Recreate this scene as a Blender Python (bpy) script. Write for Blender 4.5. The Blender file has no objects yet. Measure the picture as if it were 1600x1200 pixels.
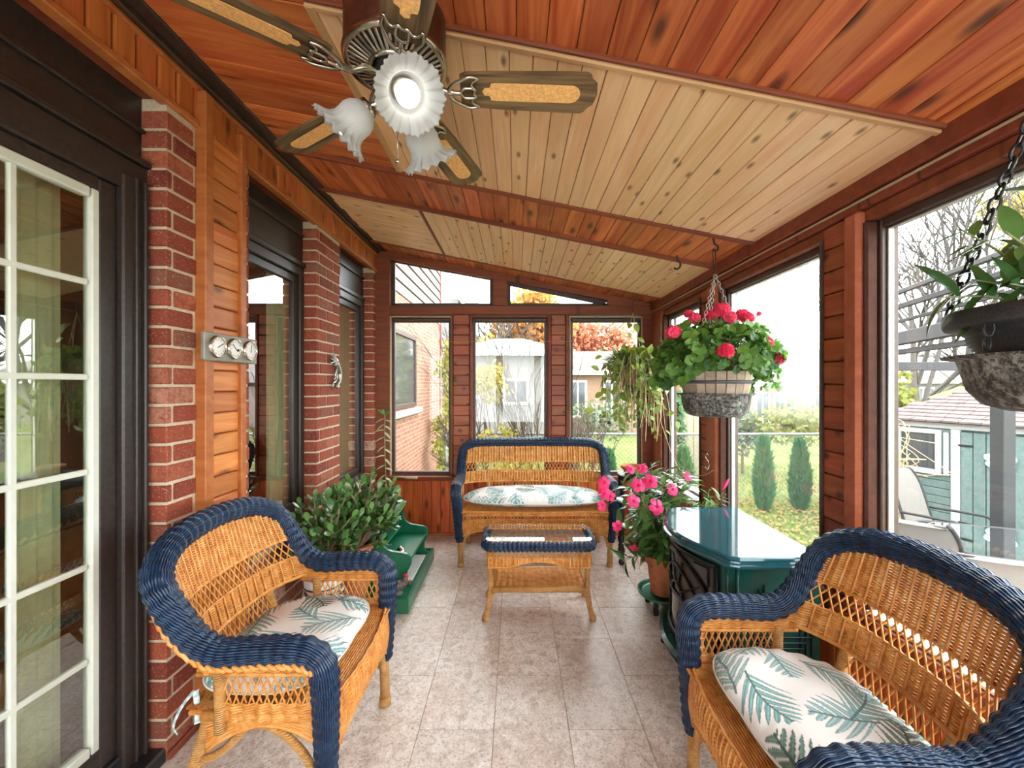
import bpy, math, random
import numpy as np
from mathutils import Matrix, Vector, Euler

random.seed(7)
rng = np.random.default_rng(7)
PI = math.pi
SC = bpy.context.scene
COL = SC.collection

# ------------------------------------------------------------------ camera, sky, exposure
CAMZ = 1.4
F = 650.0                                     # focal length in pixels of the 1600 wide frame
cd = bpy.data.cameras.new('camera')
cam = bpy.data.objects.new('camera', cd)
COL.objects.link(cam)
cam.location = (0, 0, CAMZ)
cam.rotation_euler = (PI / 2, 0, 0)
cd.sensor_width = 36.0
cd.lens = F * 36.0 / 1600.0
cd.shift_x = -6.0 / 1600.0
cd.shift_y = 1.0 / 1600.0
cd.clip_start = 0.02
cd.clip_end = 200
SC.camera = cam

world = bpy.data.worlds.new('overcast_sky')
SC.world = world
world.use_nodes = True
bg = world.node_tree.nodes['Background']
bg.inputs[0].default_value = (0.95, 0.975, 1.0, 1)
bg.inputs[1].default_value = 3.4

vs = SC.view_settings
vs.view_transform = 'Standard'
vs.look = 'None'
vs.gamma = 1.0
vs.exposure = 1.75
vs.use_curve_mapping = False
SC.cycles.max_bounces = 10
SC.cycles.diffuse_bounces = 6
SC.cycles.transparent_max_bounces = 16

# ------------------------------------------------------------------ mesh helpers
def unit(v):
    v = np.asarray(v, float)
    return v / np.maximum(np.linalg.norm(v, axis=-1, keepdims=True), 1e-9)

def cbox_data(sx, sy, sz, b):
    """chamfered box centred on the origin: 24 verts, 26 faces"""
    hx, hy, hz = sx / 2, sy / 2, sz / 2
    b = min(b, hx * .9, hy * .9, hz * .9)
    V, idx = [], {}
    for i in (-1, 1):
        for j in (-1, 1):
            for k in (-1, 1):
                idx[(i, j, k, 0)] = len(V); V.append((i * hx, j * (hy - b), k * (hz - b)))
                idx[(i, j, k, 1)] = len(V); V.append((i * (hx - b), j * hy, k * (hz - b)))
                idx[(i, j, k, 2)] = len(V); V.append((i * (hx - b), j * (hy - b), k * hz))
    Fs = []
    def quad(a, b_, c, d, out):
        p = [np.array(V[q]) for q in (a, b_, c, d)]
        n = np.cross(p[1] - p[0], p[2] - p[0])
        Fs.append((a, b_, c, d) if np.dot(n, out) > 0 else (d, c, b_, a))
    for ax in range(3):
        for s in (-1, 1):
            o = [0, 0, 0]; o[ax] = s
            e = [x for x in range(3) if x != ax]
            ks = []
            for p, q in ((-1, -1), (1, -1), (1, 1), (-1, 1)):
                c = [0, 0, 0]; c[ax] = s; c[e[0]] = p; c[e[1]] = q
                ks.append(idx[(*c, ax)])
            quad(*ks, np.array(o))
    for ax in range(3):
        e = [x for x in range(3) if x != ax]
        for p in (-1, 1):
            for q in (-1, 1):
                ks = []
                for s, t in ((-1, e[0]), (1, e[0]), (1, e[1]), (-1, e[1])):
                    c = [0, 0, 0]; c[ax] = s; c[e[0]] = p; c[e[1]] = q
                    ks.append(idx[(*c, t)])
                o = np.zeros(3); o[e[0]] = p; o[e[1]] = q
                quad(*ks, o)
    for i in (-1, 1):
        for j in (-1, 1):
            for k in (-1, 1):
                a, b_, c = idx[(i, j, k, 0)], idx[(i, j, k, 1)], idx[(i, j, k, 2)]
                Fs.append((a, b_, c) if i * j * k > 0 else (c, b_, a))
    return np.array(V), Fs

class MB:
    """collects shapes and links them as one mesh object"""
    def __init__(self):
        self.V, self.F, self.n, self.C = [], [], 0, []
    def add(self, v, faces):
        v = np.asarray(v, float).reshape(-1, 3)
        if isinstance(faces, np.ndarray):
            self.F.append(faces + self.n)
        else:
            by = {}
            for f in faces:
                by.setdefault(len(f), []).append(f)
            for k, fs in by.items():
                self.F.append(np.array(fs, int) + self.n)
        self.V.append(v); self.n += len(v)
        return self
    def box(self, x0, x1, y0, y1, z0, z1, b=0.003):
        v, f = cbox_data(abs(x1 - x0), abs(y1 - y0), abs(z1 - z0), b)
        return self.add(v + np.array(((x0 + x1) / 2, (y0 + y1) / 2, (z0 + z1) / 2)), f)
    def bar(self, p, q, w, h, up=(0, 0, 1), b=0.002):
        p, q = np.array(p, float), np.array(q, float)
        L = np.linalg.norm(q - p); t = (q - p) / L
        s = unit(np.cross(np.array(up, float), t)); u = np.cross(t, s)
        v, f = cbox_data(L, w, h, b)
        R = np.stack((t, s, u), 1)
        return self.add(v @ R.T + (p + q) / 2, f)
    def tubes(self, P, r, k=6, closed=False, cap=True, flat=1.0, ref=None):
        """P (n,m,3): n strands of m points; r scalar, (m,) or (n,m)"""
        P = np.asarray(P, float)
        if P.ndim == 2: P = P[None]
        n, m, _ = P.shape
        if closed:
            T = unit(np.roll(P, -1, 1) - np.roll(P, 1, 1))
        else:
            T = unit(np.gradient(P, axis=1))
        if ref is None:
            Tm = unit(P[:, -1] - P[:, 0]) if not closed else np.tile(np.array([0., 0, 1]), (n, 1))
            N = np.zeros_like(P)
            a = np.where(np.abs(T[:, 0, 2:3]) < .9, np.array([[0., 0, 1]]), np.array([[1., 0, 0]]))
            cur = unit(a - (a * T[:, 0]).sum(-1, keepdims=True) * T[:, 0])
            N[:, 0] = cur
            for i in range(1, m):
                cur = unit(cur - (cur * T[:, i]).sum(-1, keepdims=True) * T[:, i])
                N[:, i] = cur
        else:
            N = np.broadcast_to(np.asarray(ref, float), P.shape)
            N = unit(N - (N * T).sum(-1, keepdims=True) * T)
        B = np.cross(T, N)
        r = np.broadcast_to(np.asarray(r, float), (n, m))
        ang = np.arange(k) * 2 * PI / k + PI / k
        V = P[:, :, None] + r[:, :, None, None] * (np.cos(ang)[None, None, :, None] * N[:, :, None] * flat + np.sin(ang)[None, None, :, None] * B[:, :, None])
        base = (np.arange(n) * m * k)[:, None, None]
        mm = m if closed else m - 1
        i = np.arange(mm)[None, :, None]; j = np.arange(k)[None, None, :]
        i2 = (i + 1) % m; j2 = (j + 1) % k
        Q = np.stack((base + i * k + j, base + i * k + j2, base + i2 * k + j2, base + i2 * k + j), -1).reshape(-1, 4)
        off = self.n
        self.add(V.reshape(-1, 3), Q[:, ::-1].copy())
        if cap and not closed:
            s = (off + np.arange(n)[:, None] * m * k + np.arange(k)[None]).astype(int)
            self.F.append(s)
            self.F.append((s + (m - 1) * k)[:, ::-1].copy())
        return self
    def lathe(self, prof, seg=24, c=(0, 0, 0), cap=False, mod=None):
        """prof list of (r,z); mod(angle, i)->radius factor"""
        prof = np.asarray(prof, float); m = len(prof)
        a = np.arange(seg) * 2 * PI / seg
        R = np.repeat(prof[:, 0:1], seg, 1); Z = np.repeat(prof[:, 1:2], seg, 1)
        if mod is not None:
            R, Z = mod(a[None, :], R, Z)
        V = np.stack((R * np.cos(a), R * np.sin(a), Z), -1).reshape(-1, 3) + np.array(c)
        i = np.arange(m - 1)[:, None]; j = np.arange(seg)[None]; j2 = (j + 1) % seg
        Q = np.stack((i * seg + j, i * seg + j2, (i + 1) * seg + j2, (i + 1) * seg + j), -1).reshape(-1, 4)
        off = self.n
        self.add(V, Q)
        if cap:
            self.F.append(np.array([off + np.arange(seg)[::-1]]))
            self.F.append(np.array([off + (m - 1) * seg + np.arange(seg)]))
        return self
    def prism(self, poly, z0, z1):
        """extrude a plan polygon (x,y) list from z0 to z1"""
        poly = np.asarray(poly, float); n = len(poly)
        V = np.concatenate((np.c_[poly, np.full(n, z0)], np.c_[poly, np.full(n, z1)]))
        fs = [tuple(range(n))[::-1], tuple(range(n, 2 * n))] + [(i, (i + 1) % n, n + (i + 1) % n, n + i) for i in range(n)]
        return self.add(V, fs)
    def prism_axis(self, poly, a, b, axis):
        """extrude a polygon along axis 0 (poly=(y,z)) or 1 (poly=(x,z))"""
        poly = np.asarray(poly, float); n = len(poly)
        def mk(t):
            c = np.full(n, t)
            return np.stack((c, poly[:, 0], poly[:, 1]), 1) if axis == 0 else np.stack((poly[:, 0], c, poly[:, 1]), 1)
        V = np.concatenate((mk(a), mk(b)))
        fs = [tuple(range(n)), tuple(range(n, 2 * n))[::-1]] + [(i, n + i, n + (i + 1) % n, (i + 1) % n) for i in range(n)]
        return self.add(V, fs)
    def loft(self, rings, cap=True):
        rings = [np.asarray(r, float) for r in rings]; k = len(rings[0]); m = len(rings)
        i = np.arange(m - 1)[:, None]; j = np.arange(k)[None]; j2 = (j + 1) % k
        Q = np.stack((i * k + j, i * k + j2, (i + 1) * k + j2, (i + 1) * k + j), -1).reshape(-1, 4)
        off = self.n
        self.add(np.concatenate(rings), Q)
        if cap:
            self.F.append(np.array([off + np.arange(k)[::-1]])); self.F.append(np.array([off + (m - 1) * k + np.arange(k)]))
        return self
    def grid(self, P, closed_u=False):
        P = np.asarray(P, float); a, b, _ = P.shape
        i = np.arange(a - 1)[:, None]; j = np.arange(b - 1)[None]
        Q = np.stack((i * b + j, (i + 1) * b + j, (i + 1) * b + j + 1, i * b + j + 1), -1).reshape(-1, 4)
        return self.add(P.reshape(-1, 3), Q)
    def ball(self, c, r, seg=12, rings=8, s=(1, 1, 1)):
        t = np.linspace(-PI / 2, PI / 2, rings + 1)
        prof = np.stack((np.maximum(np.cos(t), 1e-4) * r, np.sin(t) * r), 1)
        v0 = self.n
        self.lathe(prof, seg)
        self.V[-1] = self.V[-1] * np.array(s) + np.array(c)
        return self
    def mesh(self, name, mat=None, smooth=True):
        V = np.concatenate(self.V) if self.V else np.zeros((0, 3))
        lt = np.concatenate([np.full(len(f), f.shape[1]) for f in self.F])
        lv = np.concatenate([f.reshape(-1) for f in self.F])
        me = bpy.data.meshes.new(name)
        me.vertices.add(len(V)); me.vertices.foreach_set('co', V.astype(np.float32).ravel())
        me.loops.add(len(lv)); me.loops.foreach_set('vertex_index', lv.astype(np.int32))
        me.polygons.add(len(lt))
        me.polygons.foreach_set('loop_start', np.concatenate(([0], np.cumsum(lt)[:-1])).astype(np.int32))
        me.polygons.foreach_set('use_smooth', np.full(len(lt), bool(smooth)))
        me.update(calc_edges=True)
        if mat: me.materials.append(mat)
        return me
    def build(self, name, mat, parent=None, smooth=False, kind=None):
        return link(name, self.mesh(name, mat, smooth), parent, kind)

def link(name, me, parent=None, kind=None, mtx=None):
    o = bpy.data.objects.new(name, me)
    COL.objects.link(o)
    if mtx is not None: o.matrix_basis = mtx
    if parent is not None: adopt(o, parent)
    if kind: o['kind'] = kind
    return o

BASE = {}                                     # thing name -> its base (translation) for things built in world coordinates
def adopt(o, parent):
    o.parent = parent
    top = parent
    if parent.name in BASE:
        o.matrix_parent_inverse = Matrix.Translation(-Vector(BASE[parent.name]))

def thing(name, label, cat, base=None, group=None):
    """an Empty at the thing's base; children built in world coordinates when base is given, local when None"""
    o = bpy.data.objects.new(name, None)
    COL.objects.link(o)
    o.empty_display_size = .05
    o['label'] = label; o['category'] = cat
    if group: o['group'] = group
    if base is not None:
        o.location = base; BASE[o.name] = base
    return o

def tag(o, label, cat, group=None):
    o['label'] = label; o['category'] = cat
    if group: o['group'] = group
    return o

def struct(name, base=(0, 0, 0)):
    o = bpy.data.objects.new(name, None)
    COL.objects.link(o); o['kind'] = 'structure'
    return o

def basis(o, ex, ey, ez):
    return Matrix(((ex[0], ey[0], ez[0], o[0]), (ex[1], ey[1], ez[1], o[1]), (ex[2], ey[2], ez[2], o[2]), (0, 0, 0, 1)))

_cache = {}
def plank(parent, c, L, W, T, ex, ey, mat, b=0.003, name='plank'):
    """a board: long axis ex, width axis ey, shared mesh data between alike boards"""
    key = (round(L, 3), round(W, 4), round(T, 4), mat.name)
    if key not in _cache:
        v, f = cbox_data(L, W, T, b)
        _cache[key] = MB().add(v, f).mesh(name, mat, False)
    ez = np.cross(ex, ey)
    return link(name, _cache[key], parent, None, basis(c, ex, ey, ez))

def catmull(pts, n=8, closed=False):
    P = np.asarray(pts, float); m = len(P); out = []
    rng_ = range(m if closed else m - 1)
    for i in rng_:
        p0 = P[(i - 1) % m] if (closed or i > 0) else 2 * P[0] - P[1]
        p1, p2 = P[i], P[(i + 1) % m]
        p3 = P[(i + 2) % m] if (closed or i + 2 < m) else 2 * P[-1] - P[-2]
        t = np.linspace(0, 1, n, endpoint=False)[:, None]
        out.append(.5 * (2 * p1 + (p2 - p0) * t + (2 * p0 - 5 * p1 + 4 * p2 - p3) * t ** 2 + (3 * p1 - p0 - 3 * p2 + p3) * t ** 3))
    if not closed: out.append(P[-1:])
    return np.concatenate(out)

def resample(P, m):
    P = np.asarray(P, float)
    d = np.r_[0, np.cumsum(np.linalg.norm(np.diff(P, axis=0), axis=1))]
    s = np.linspace(0, d[-1], m)
    return np.stack([np.interp(s, d, P[:, i]) for i in range(P.shape[1])], 1), d[-1]

# ------------------------------------------------------------------ material helpers
class NT:
    def __init__(self, name):
        self.m = bpy.data.materials.new(name); self.m.use_nodes = True
        self.t = self.m.node_tree; self.b = self.t.nodes['Principled BSDF']; self.out = self.t.nodes['Material Output']
    def n(self, typ, **kw):
        nd = self.t.nodes.new('ShaderNode' + typ)
        for k, v in kw.items():
            if hasattr(nd, k): setattr(nd, k, v)
        return nd
    def put(self, nd, i, v):
        s = nd.inputs[i]
        if hasattr(v, 'is_output') or isinstance(v, bpy.types.NodeSocket): self.t.links.new(v, s)
        else: s.default_value = v
        return nd
    def math(self, op, a, b=0.0, clamp=False):
        nd = self.n('Math', operation=op); nd.use_clamp = clamp
        self.put(nd, 0, a); self.put(nd, 1, b); return nd.outputs[0]
    def vmath(self, op, a, b):
        nd = self.n('VectorMath', operation=op); self.put(nd, 0, a); self.put(nd, 1, b); return nd.outputs[0]
    def mix(self, f, a, b, blend='MIX'):
        nd = self.n('MixRGB', blend_type=blend)
        self.put(nd, 0, f); self.put(nd, 1, c4(a)); self.put(nd, 2, c4(b)); return nd.outputs[0]
    def ramp(self, f, stops):
        nd = self.n('ValToRGB'); self.put(nd, 0, f)
        e = nd.color_ramp.elements
        while len(e) < len(stops): e.new(.5)
        for q, (p, c) in zip(e, stops): q.position = p; q.color = c4(c)
        return nd.outputs[0]
    def noise(self, vec, scale, detail=3.0, rough=.55, dist=0.0):
        nd = self.n('TexNoise'); nd.inputs['Scale'].default_value = scale; nd.inputs['Detail'].default_value = detail
        nd.inputs['Roughness'].default_value = rough; nd.inputs['Distortion'].default_value = dist
        if vec is not None: self.t.links.new(vec, nd.inputs['Vector'])
        return nd.outputs[0]
    def coord(self, which='Object'):
        return self.n('TexCoord').outputs[which]
    def rand(self): return self.n('ObjectInfo').outputs['Random']
    def bump(self, h, strength=.3, dist=.002):
        nd = self.n('Bump'); nd.inputs['Strength'].default_value = strength; nd.inputs['Distance'].default_value = dist
        self.t.links.new(h, nd.inputs['Height']); self.t.links.new(nd.outputs[0], self.b.inputs['Normal'])
    def set(self, color=None, rough=None, metal=None, spec=None, coat=None):
        b = self.b
        if color is not None: self.put(b, 'Base Color', c4(color))
        if rough is not None: self.put(b, 'Roughness', rough)
        if metal is not None: self.put(b, 'Metallic', metal)
        if spec is not None: self.put(b, 'Specular IOR Level', spec)
        if coat is not None: self.put(b, 'Coat Weight', coat)
        return self.m

def c4(c):
    if isinstance(c, (tuple, list)) and len(c) == 3: return (*c, 1)
    return c

def plain(name, col, rough=.5, metal=0, var=.12, scale=30, bump=0.0, spec=None):
    t = NT(name)
    f = t.noise(t.coord(), scale, 4)
    lo = tuple(x * (1 - var) for x in col); hi = tuple(min(1, x * (1 + var)) for x in col)
    t.set(t.ramp(f, [(.3, lo), (.7, hi)]), rough, metal, spec)
    if bump: t.bump(f, bump, .002)
    return t.m

def wood(name, c1, c2, dark, knot=.09, rough=.45, vvar=.35, grain=1.0, kscale=(2.6, 8, 8), coat=0.0):
    t = NT(name)
    r = t.rand()
    cv = t.n('CombineXYZ')
    t.put(cv, 0, t.math('MULTIPLY', r, 91.0)); t.put(cv, 1, t.math('MULTIPLY', r, 53.0)); t.put(cv, 2, t.math('MULTIPLY', r, 17.0))
    p = t.vmath('ADD', t.coord(), cv.outputs[0])
    def scaled(s): return t.vmath('MULTIPLY', p, s)
    f1 = t.noise(scaled((1.6 * grain, 16 * grain, 16 * grain)), 1.0, 3, .5, 1.2)
    f2 = t.noise(scaled((5 * grain, 110 * grain, 110 * grain)), 1.0, 2, .6)
    col = t.ramp(f1, [(.28, c1), (.72, c2)])
    col = t.mix(t.math('MULTIPLY', f2, .45), col, tuple(x * .55 for x in c1), 'MIX')
    vo = t.n('TexVoronoi'); vo.voronoi_dimensions = '2D'; vo.inputs['Scale'].default_value = 1.0
    t.t.links.new(scaled(kscale), vo.inputs['Vector'])
    kd = t.n('MapRange'); t.put(kd, 0, vo.outputs['Distance']); t.put(kd, 1, knot * .45); t.put(kd, 2, knot * 1.6); t.put(kd, 3, 1.0); t.put(kd, 4, 0.0)
    sr = t.n('SeparateColor'); t.t.links.new(vo.outputs['Color'], sr.inputs[0])
    col = t.mix(t.math('MULTIPLY', t.math('MULTIPLY', kd.outputs[0], .85), t.math('GREATER_THAN', sr.outputs[0], .42)), col, dark)
    hs = t.n('HueSaturation'); t.put(hs, 4, col)
    t.put(hs, 2, t.math('ADD', t.math('MULTIPLY', r, vvar), 1 - vvar / 2))
    t.put(hs, 0, t.math('ADD', t.math('MULTIPLY', t.math('FRACT', t.math('MULTIPLY', r, 7.13)), .012), .494))
    t.set(hs.outputs[0], rough, 0, .4, coat)
    t.bump(f2, .15, .001)
    return t.m

def glass_mat(name, tint=(.97, .99, .98), refl=1.0, ior=1.5):
    t = NT(name)
    tr = t.n('BsdfTransparent'); tr.inputs[0].default_value = c4(tint)
    gl = t.n('BsdfGlossy'); gl.inputs['Roughness'].default_value = .01; gl.inputs[0].default_value = (1, 1, 1, 1)
    fr = t.n('Fresnel'); fr.inputs[0].default_value = ior
    mx = t.n('MixShader')
    t.put(mx, 0, t.math('MULTIPLY', t.math('MULTIPLY', fr.outputs[0], refl, True), t.math('SUBTRACT', 1.0, t.n('NewGeometry').outputs['Backfacing']))); t.put(mx, 1, tr.outputs[0]); t.put(mx, 2, gl.outputs[0])
    t.t.links.new(mx.outputs[0], t.out.inputs[0])
    return t.m

def leaf_mat(name, c1, c2, rough=.4, trans=.25, vein=None):
    t = NT(name)
    r = t.rand()
    f = t.noise(t.coord(), 40, 2)
    f = t.math('ADD', t.math('MULTIPLY', r, .7), t.math('MULTIPLY', f, .3))
    col = t.ramp(f, [(.15, c1), (.85, c2)])
    t.set(col, rough, 0, .5)
    tl = t.n('BsdfTranslucent'); t.put(tl, 0, t.mix(.5, col, (c2[0] * 1.3, c2[1] * 1.4, c2[2] * .6)))
    mx = t.n('MixShader'); t.put(mx, 0, trans); t.put(mx, 1, t.b.outputs[0]); t.put(mx, 2, tl.outputs[0])
    t.t.links.new(mx.outputs[0], t.out.inputs[0])
    return t.m
# ------------------------------------------------------------------ materials
M = {}
M['red_wood'] = wood('stained_cedar', (.37, .050, .011), (.82, .265, .075), (.06, .012, .006), knot=.13, vvar=.45, kscale=(3.0, 9, 0))
M['pale_wood'] = wood('pale_pine', (.82, .46, .215), (.94, .64, .355), (.16, .06, .028), knot=.085, vvar=.14, kscale=(4.2, 11, 0))
M['pale_trim'] = wood('pale_trim', (.52, .29, .12), (.66, .40, .19), (.2, .09, .04), knot=.03, vvar=.1)
M['trim_wood'] = wood('trim_cedar', (.17, .036, .014), (.30, .070, .028), (.05, .012, .006), knot=.05, vvar=.15, rough=.58)
M['post_board'] = wood('post_board', (.34, .095, .040), (.46, .15, .065), (.10, .03, .015), knot=.04, vvar=.1)
M['wainscot'] = wood('wainscot_cedar', (.48, .085, .017), (.80, .22, .055), (.06, .012, .006), knot=.12, vvar=.35, kscale=(3.0, 8.5, 0))
M['orange_wood'] = wood('orange_cedar', (.52, .14, .03), (.82, .34, .11), (.15, .04, .015), knot=.11, vvar=.4, kscale=(3.2, 8, 0))
M['orange_trim'] = wood('orange_trim', (.40, .11, .026), (.58, .20, .055), (.2, .06, .02), knot=.03, vvar=.1)
M['slat_wood'] = wood('slat_cedar', (.24, .052, .018), (.46, .125, .048), (.05, .012, .008), knot=.12, vvar=.3, kscale=(7, 8, 0))
M['dark_frame'] = plain('dark_brown_frame', (.030, .022, .019), .38, var=.35, scale=60)
M['bronze'] = plain('bronze_frame', (.065, .036, .026), .5, var=.25)
M['frieze'] = wood('frieze_cedar', (.40, .085, .018), (.66, .22, .06), (.1, .025, .01), knot=.10, vvar=.45)
M['tan_frame'] = plain('tan_seal', (.45, .33, .2), .5)
M['white_frame'] = plain('white_sash', (.62, .65, .56), .35, var=.04)
M['beam'] = wood('dark_beam', (.045, .022, .012), (.10, .052, .028), (.02, .01, .006), knot=.04, vvar=.1)
M['cream'] = plain('cream_fabric', (.74, .66, .42), .85, var=.08)
M['interior'] = plain('dim_room', (.20, .13, .08), .8, var=.2, scale=4)

def brick_mat():
    t = NT('red_brick'); r = t.rand()
    base = t.ramp(r, [(0, (.15, .028, .018)), (.22, (.36, .085, .038)), (.42, (.20, .040, .025)), (.62, (.42, .125, .060)), (.78, (.26, .050, .030)), (.90, (.20, .10, .065)), (.96, (.40, .13, .07)), (1, (.50, .34, .26))])
    p = t.vmath('ADD', t.coord(), t.n('ObjectInfo').outputs['Location'])
    f = t.noise(p, 28, 5, .7); g = t.noise(p, 130, 3, .7)
    col = t.mix(t.ramp(f, [(.42, (0, 0, 0)), (.68, (1, 1, 1))]), base, (.24, .055, .035))
    col = t.mix(t.ramp(g, [(.57, (0, 0, 0)), (.72, (.7, .7, .7))]), col, (.58, .36, .26))
    col = t.mix(t.ramp(g, [(.22, (.7, .7, .7)), (.38, (0, 0, 0))]), col, (.10, .03, .025))
    t.set(col, .85, 0, .25); t.bump(g, .5, .003)
    return t.m
M['brick'] = brick_mat()
M['mortar'] = plain('mortar', (.56, .45, .32), .95, var=.15, scale=90, bump=.4)

def floor_mat():
    t = NT('stone_vinyl'); r = t.rand()
    p = t.vmath('ADD', t.coord(), t.n('ObjectInfo').outputs['Location'])
    f1 = t.noise(p, 3.2, 5, .62, .6); f2 = t.noise(p, 24, 6, .78, .5); f3 = t.noise(p, 95, 4, .75)
    col = t.ramp(f1, [(.3, (.56, .43, .35)), (.5, (.66, .57, .50)), (.7, (.73, .67, .62))])
    col = t.mix(t.ramp(f2, [(.36, (.8, .8, .8)), (.50, (0, 0, 0))]), col, (.36, .27, .21))
    col = t.mix(t.ramp(f2, [(.52, (0, 0, 0)), (.66, (.75, .75, .75))]), col, (.84, .79, .74))
    col = t.mix(t.ramp(f3, [(.36, (.85, .85, .85)), (.47, (0, 0, 0))]), col, (.24, .17, .125))
    hs = t.n('HueSaturation'); t.put(hs, 4, col); t.put(hs, 2, t.math('ADD', t.math('MULTIPLY', r, .12), .94))
    t.set(hs.outputs[0], t.math('ADD', t.math('MULTIPLY', f2, .25), .22), 0, .5)
    t.bump(f2, .08, .002)
    return t.m
M['floor'] = floor_mat()
M['grout'] = plain('floor_joint', (.46, .38, .32), .8)

def wicker_mat(name, c1, c2, c3, rough=.45, wrap=False):
    t = NT(name)
    p = t.coord()
    f = t.noise(p, 26, 3, .6); g = t.noise(t.vmath('MULTIPLY', p, (60, 60, 220)), 1, 2)
    col = t.ramp(f, [(.25, c1), (.5, c2), (.8, c3)])
    col = t.mix(t.math('MULTIPLY', g, .5), col, tuple(x * .6 for x in c1))
    t.set(col, rough, 0, .45)
    if wrap:
        w = t.n('TexWave', wave_type='BANDS', bands_direction='Z'); w.inputs['Scale'].default_value = 48; w.inputs['Distortion'].default_value = 1.0
        t.t.links.new(p, w.inputs[0])
        t.bump(w.outputs[1], .7, .004)
    return t.m
M['wicker'] = wicker_mat('golden_wicker', (.52, .17, .028), (.80, .345, .075), (.92, .55, .20))
M['cane'] = wicker_mat('wrapped_rattan', (.48, .21, .055), (.66, .34, .105), (.78, .46, .17), .45, True)
M['blue'] = wicker_mat('blue_wicker', (.003, .012, .034), (.008, .032, .085), (.022, .065, .135), .26)
M['fabric'] = None

def vcol_mat(name, rough=.85, bump=0.0):
    t = NT(name)
    a = t.n('Attribute'); a.attribute_name = 'print'
    t.set(a.outputs['Color'], rough, 0, .25)
    if bump: t.bump(t.noise(t.coord(), 400, 2), bump, .001)
    return t.m
M['print'] = vcol_mat('palm_print_cotton', .85, .25)

M['glass'] = glass_mat('window_glass', refl=1.0)
M['house_glass'] = glass_mat('house_glass', (.80, .86, .82), refl=5.0)
def foggy():
    t = NT('foggy_glass')
    tr = t.n('BsdfTransparent'); tr.inputs[0].default_value = (.96, .98, .98, 1)
    gl = t.n('BsdfGlossy'); gl.inputs['Roughness'].default_value = .02
    tl = t.n('BsdfTranslucent'); tl.inputs[0].default_value = (.85, .9, .92, 1)
    p = t.coord('Object')
    s = t.noise(t.vmath('MULTIPLY', p, (1, 26, 1.6)), 1.6, 3, .6)
    b = t.noise(p, 2.2, 3)
    sep = t.n('SeparateXYZ'); t.t.links.new(p, sep.inputs[0])
    h = t.n('MapRange'); t.put(h, 0, sep.outputs[2]); t.put(h, 1, 1.20); t.put(h, 2, 1.60); t.put(h, 3, 0.04); t.put(h, 4, 1.0)
    k = t.math('MULTIPLY', t.math('MULTIPLY', h.outputs[0], t.ramp(s, [(.35, (.35, .35, .35)), (.7, (1, 1, 1))])), t.math('ADD', b, .25), True)
    k = t.math('MULTIPLY', k, .42)
    m1 = t.n('MixShader'); t.put(m1, 0, k); t.put(m1, 1, tr.outputs[0]); t.put(m1, 2, tl.outputs[0])
    fr = t.n('Fresnel'); fr.inputs[0].default_value = 1.5
    m2 = t.n('MixShader'); t.put(m2, 0, t.math('MULTIPLY', fr.outputs[0], t.math('SUBTRACT', 1.0, t.n('NewGeometry').outputs['Backfacing']))); t.put(m2, 1, m1.outputs[0]); t.put(m2, 2, gl.outputs[0])
    t.t.links.new(m2.outputs[0], t.out.inputs[0])
    return t.m
M['foggy'] = foggy()
M['chrome'] = plain('antique_nickel', (.50, .46, .38), .22, 1.0, .15)
M['gauge_grey'] = plain('gauge_grey', (.26, .25, .21), .5, .2, .1)
M['steel'] = plain('brushed_steel', (.45, .44, .40), .35, .9, .1)
M['iron'] = plain('black_iron', (.02, .02, .02), .45, .3, .2)
M['black'] = plain('black', (.012, .012, .013), .5)
M['bronze_dark'] = plain('oiled_bronze', (.085, .03, .018), .3, .4, .3)
M['blade'] = wood('dark_oak_blade', (.045, .026, .010), (.30, .19, .085), (.03, .015, .008), knot=.02, vvar=.1, grain=2.2, rough=.55)
M['caning'] = plain('cane_insert', (.86, .45, .15), .5, 0, .25, 120)
M['white'] = plain('white_paint', (.82, .82, .80), .4, var=.04)
M['dial'] = plain('dial_face', (.88, .87, .83), .4, var=.02)
M['terracotta'] = plain('terracotta', (.50, .17, .075), .8, var=.2, scale=14, bump=.1)
M['soil'] = plain('soil', (.05, .03, .02), .95, var=.5, scale=80, bump=.8)
M['green_paint'] = plain('green_paint', (.012, .145, .072), .28, var=.15, scale=6)
M['stove_green'] = plain('stove_enamel', (.006, .060, .048), .16, .1, .25, 5)
M['stove_top'] = plain('stove_top', (.018, .085, .105), .08, .1, .25, 7)
M['stove_black'] = plain('stove_iron', (.016, .022, .022), .25, .5, .3)
M['stove_glass'] = plain('stove_glass', (.05, .04, .035), .06, 0, .1)
M['bark'] = plain('bark', (.28, .19, .12), .85, var=.35, scale=40, bump=.6)
M['stem'] = plain('stem', (.22, .24, .09), .6, var=.3)
M['dry_stem'] = plain('dry_stem', (.55, .42, .24), .8, var=.3)
M['jade'] = leaf_mat('jade_leaf', (.035, .11, .03), (.14, .29, .075), .22, .08)
M['geranium'] = leaf_mat('geranium_leaf', (.018, .080, .014), (.16, .33, .055), .5, .28)
M['mandevilla'] = leaf_mat('mandevilla_leaf', (.025, .085, .025), (.12, .25, .06), .22, .15)
M['hoya'] = leaf_mat('trailing_leaf', (.05, .13, .02), (.38, .46, .08), .4, .2)
M['pink'] = leaf_mat('pink_petal', (.80, .02, .10), (.95, .10, .22), .5, .3)
M['pink2'] = leaf_mat('magenta_petal', (.75, .012, .14), (.88, .05, .24), .5, .3)
M['jamb'] = plain('jamb_brown', (.060, .020, .011), .7, 0, .3, 30, 0.0, .2)
# ------------------------------------------------------------------ room shell
XL, XR, YF, YB = -1.30, 1.27, 3.87, -1.60
def zc(x): return 2.404 - 0.2 * x
SL = unit((1, 0, -.2)); UPN = unit((.2, 0, 1))                 # ceiling slope direction and its normal

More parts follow.
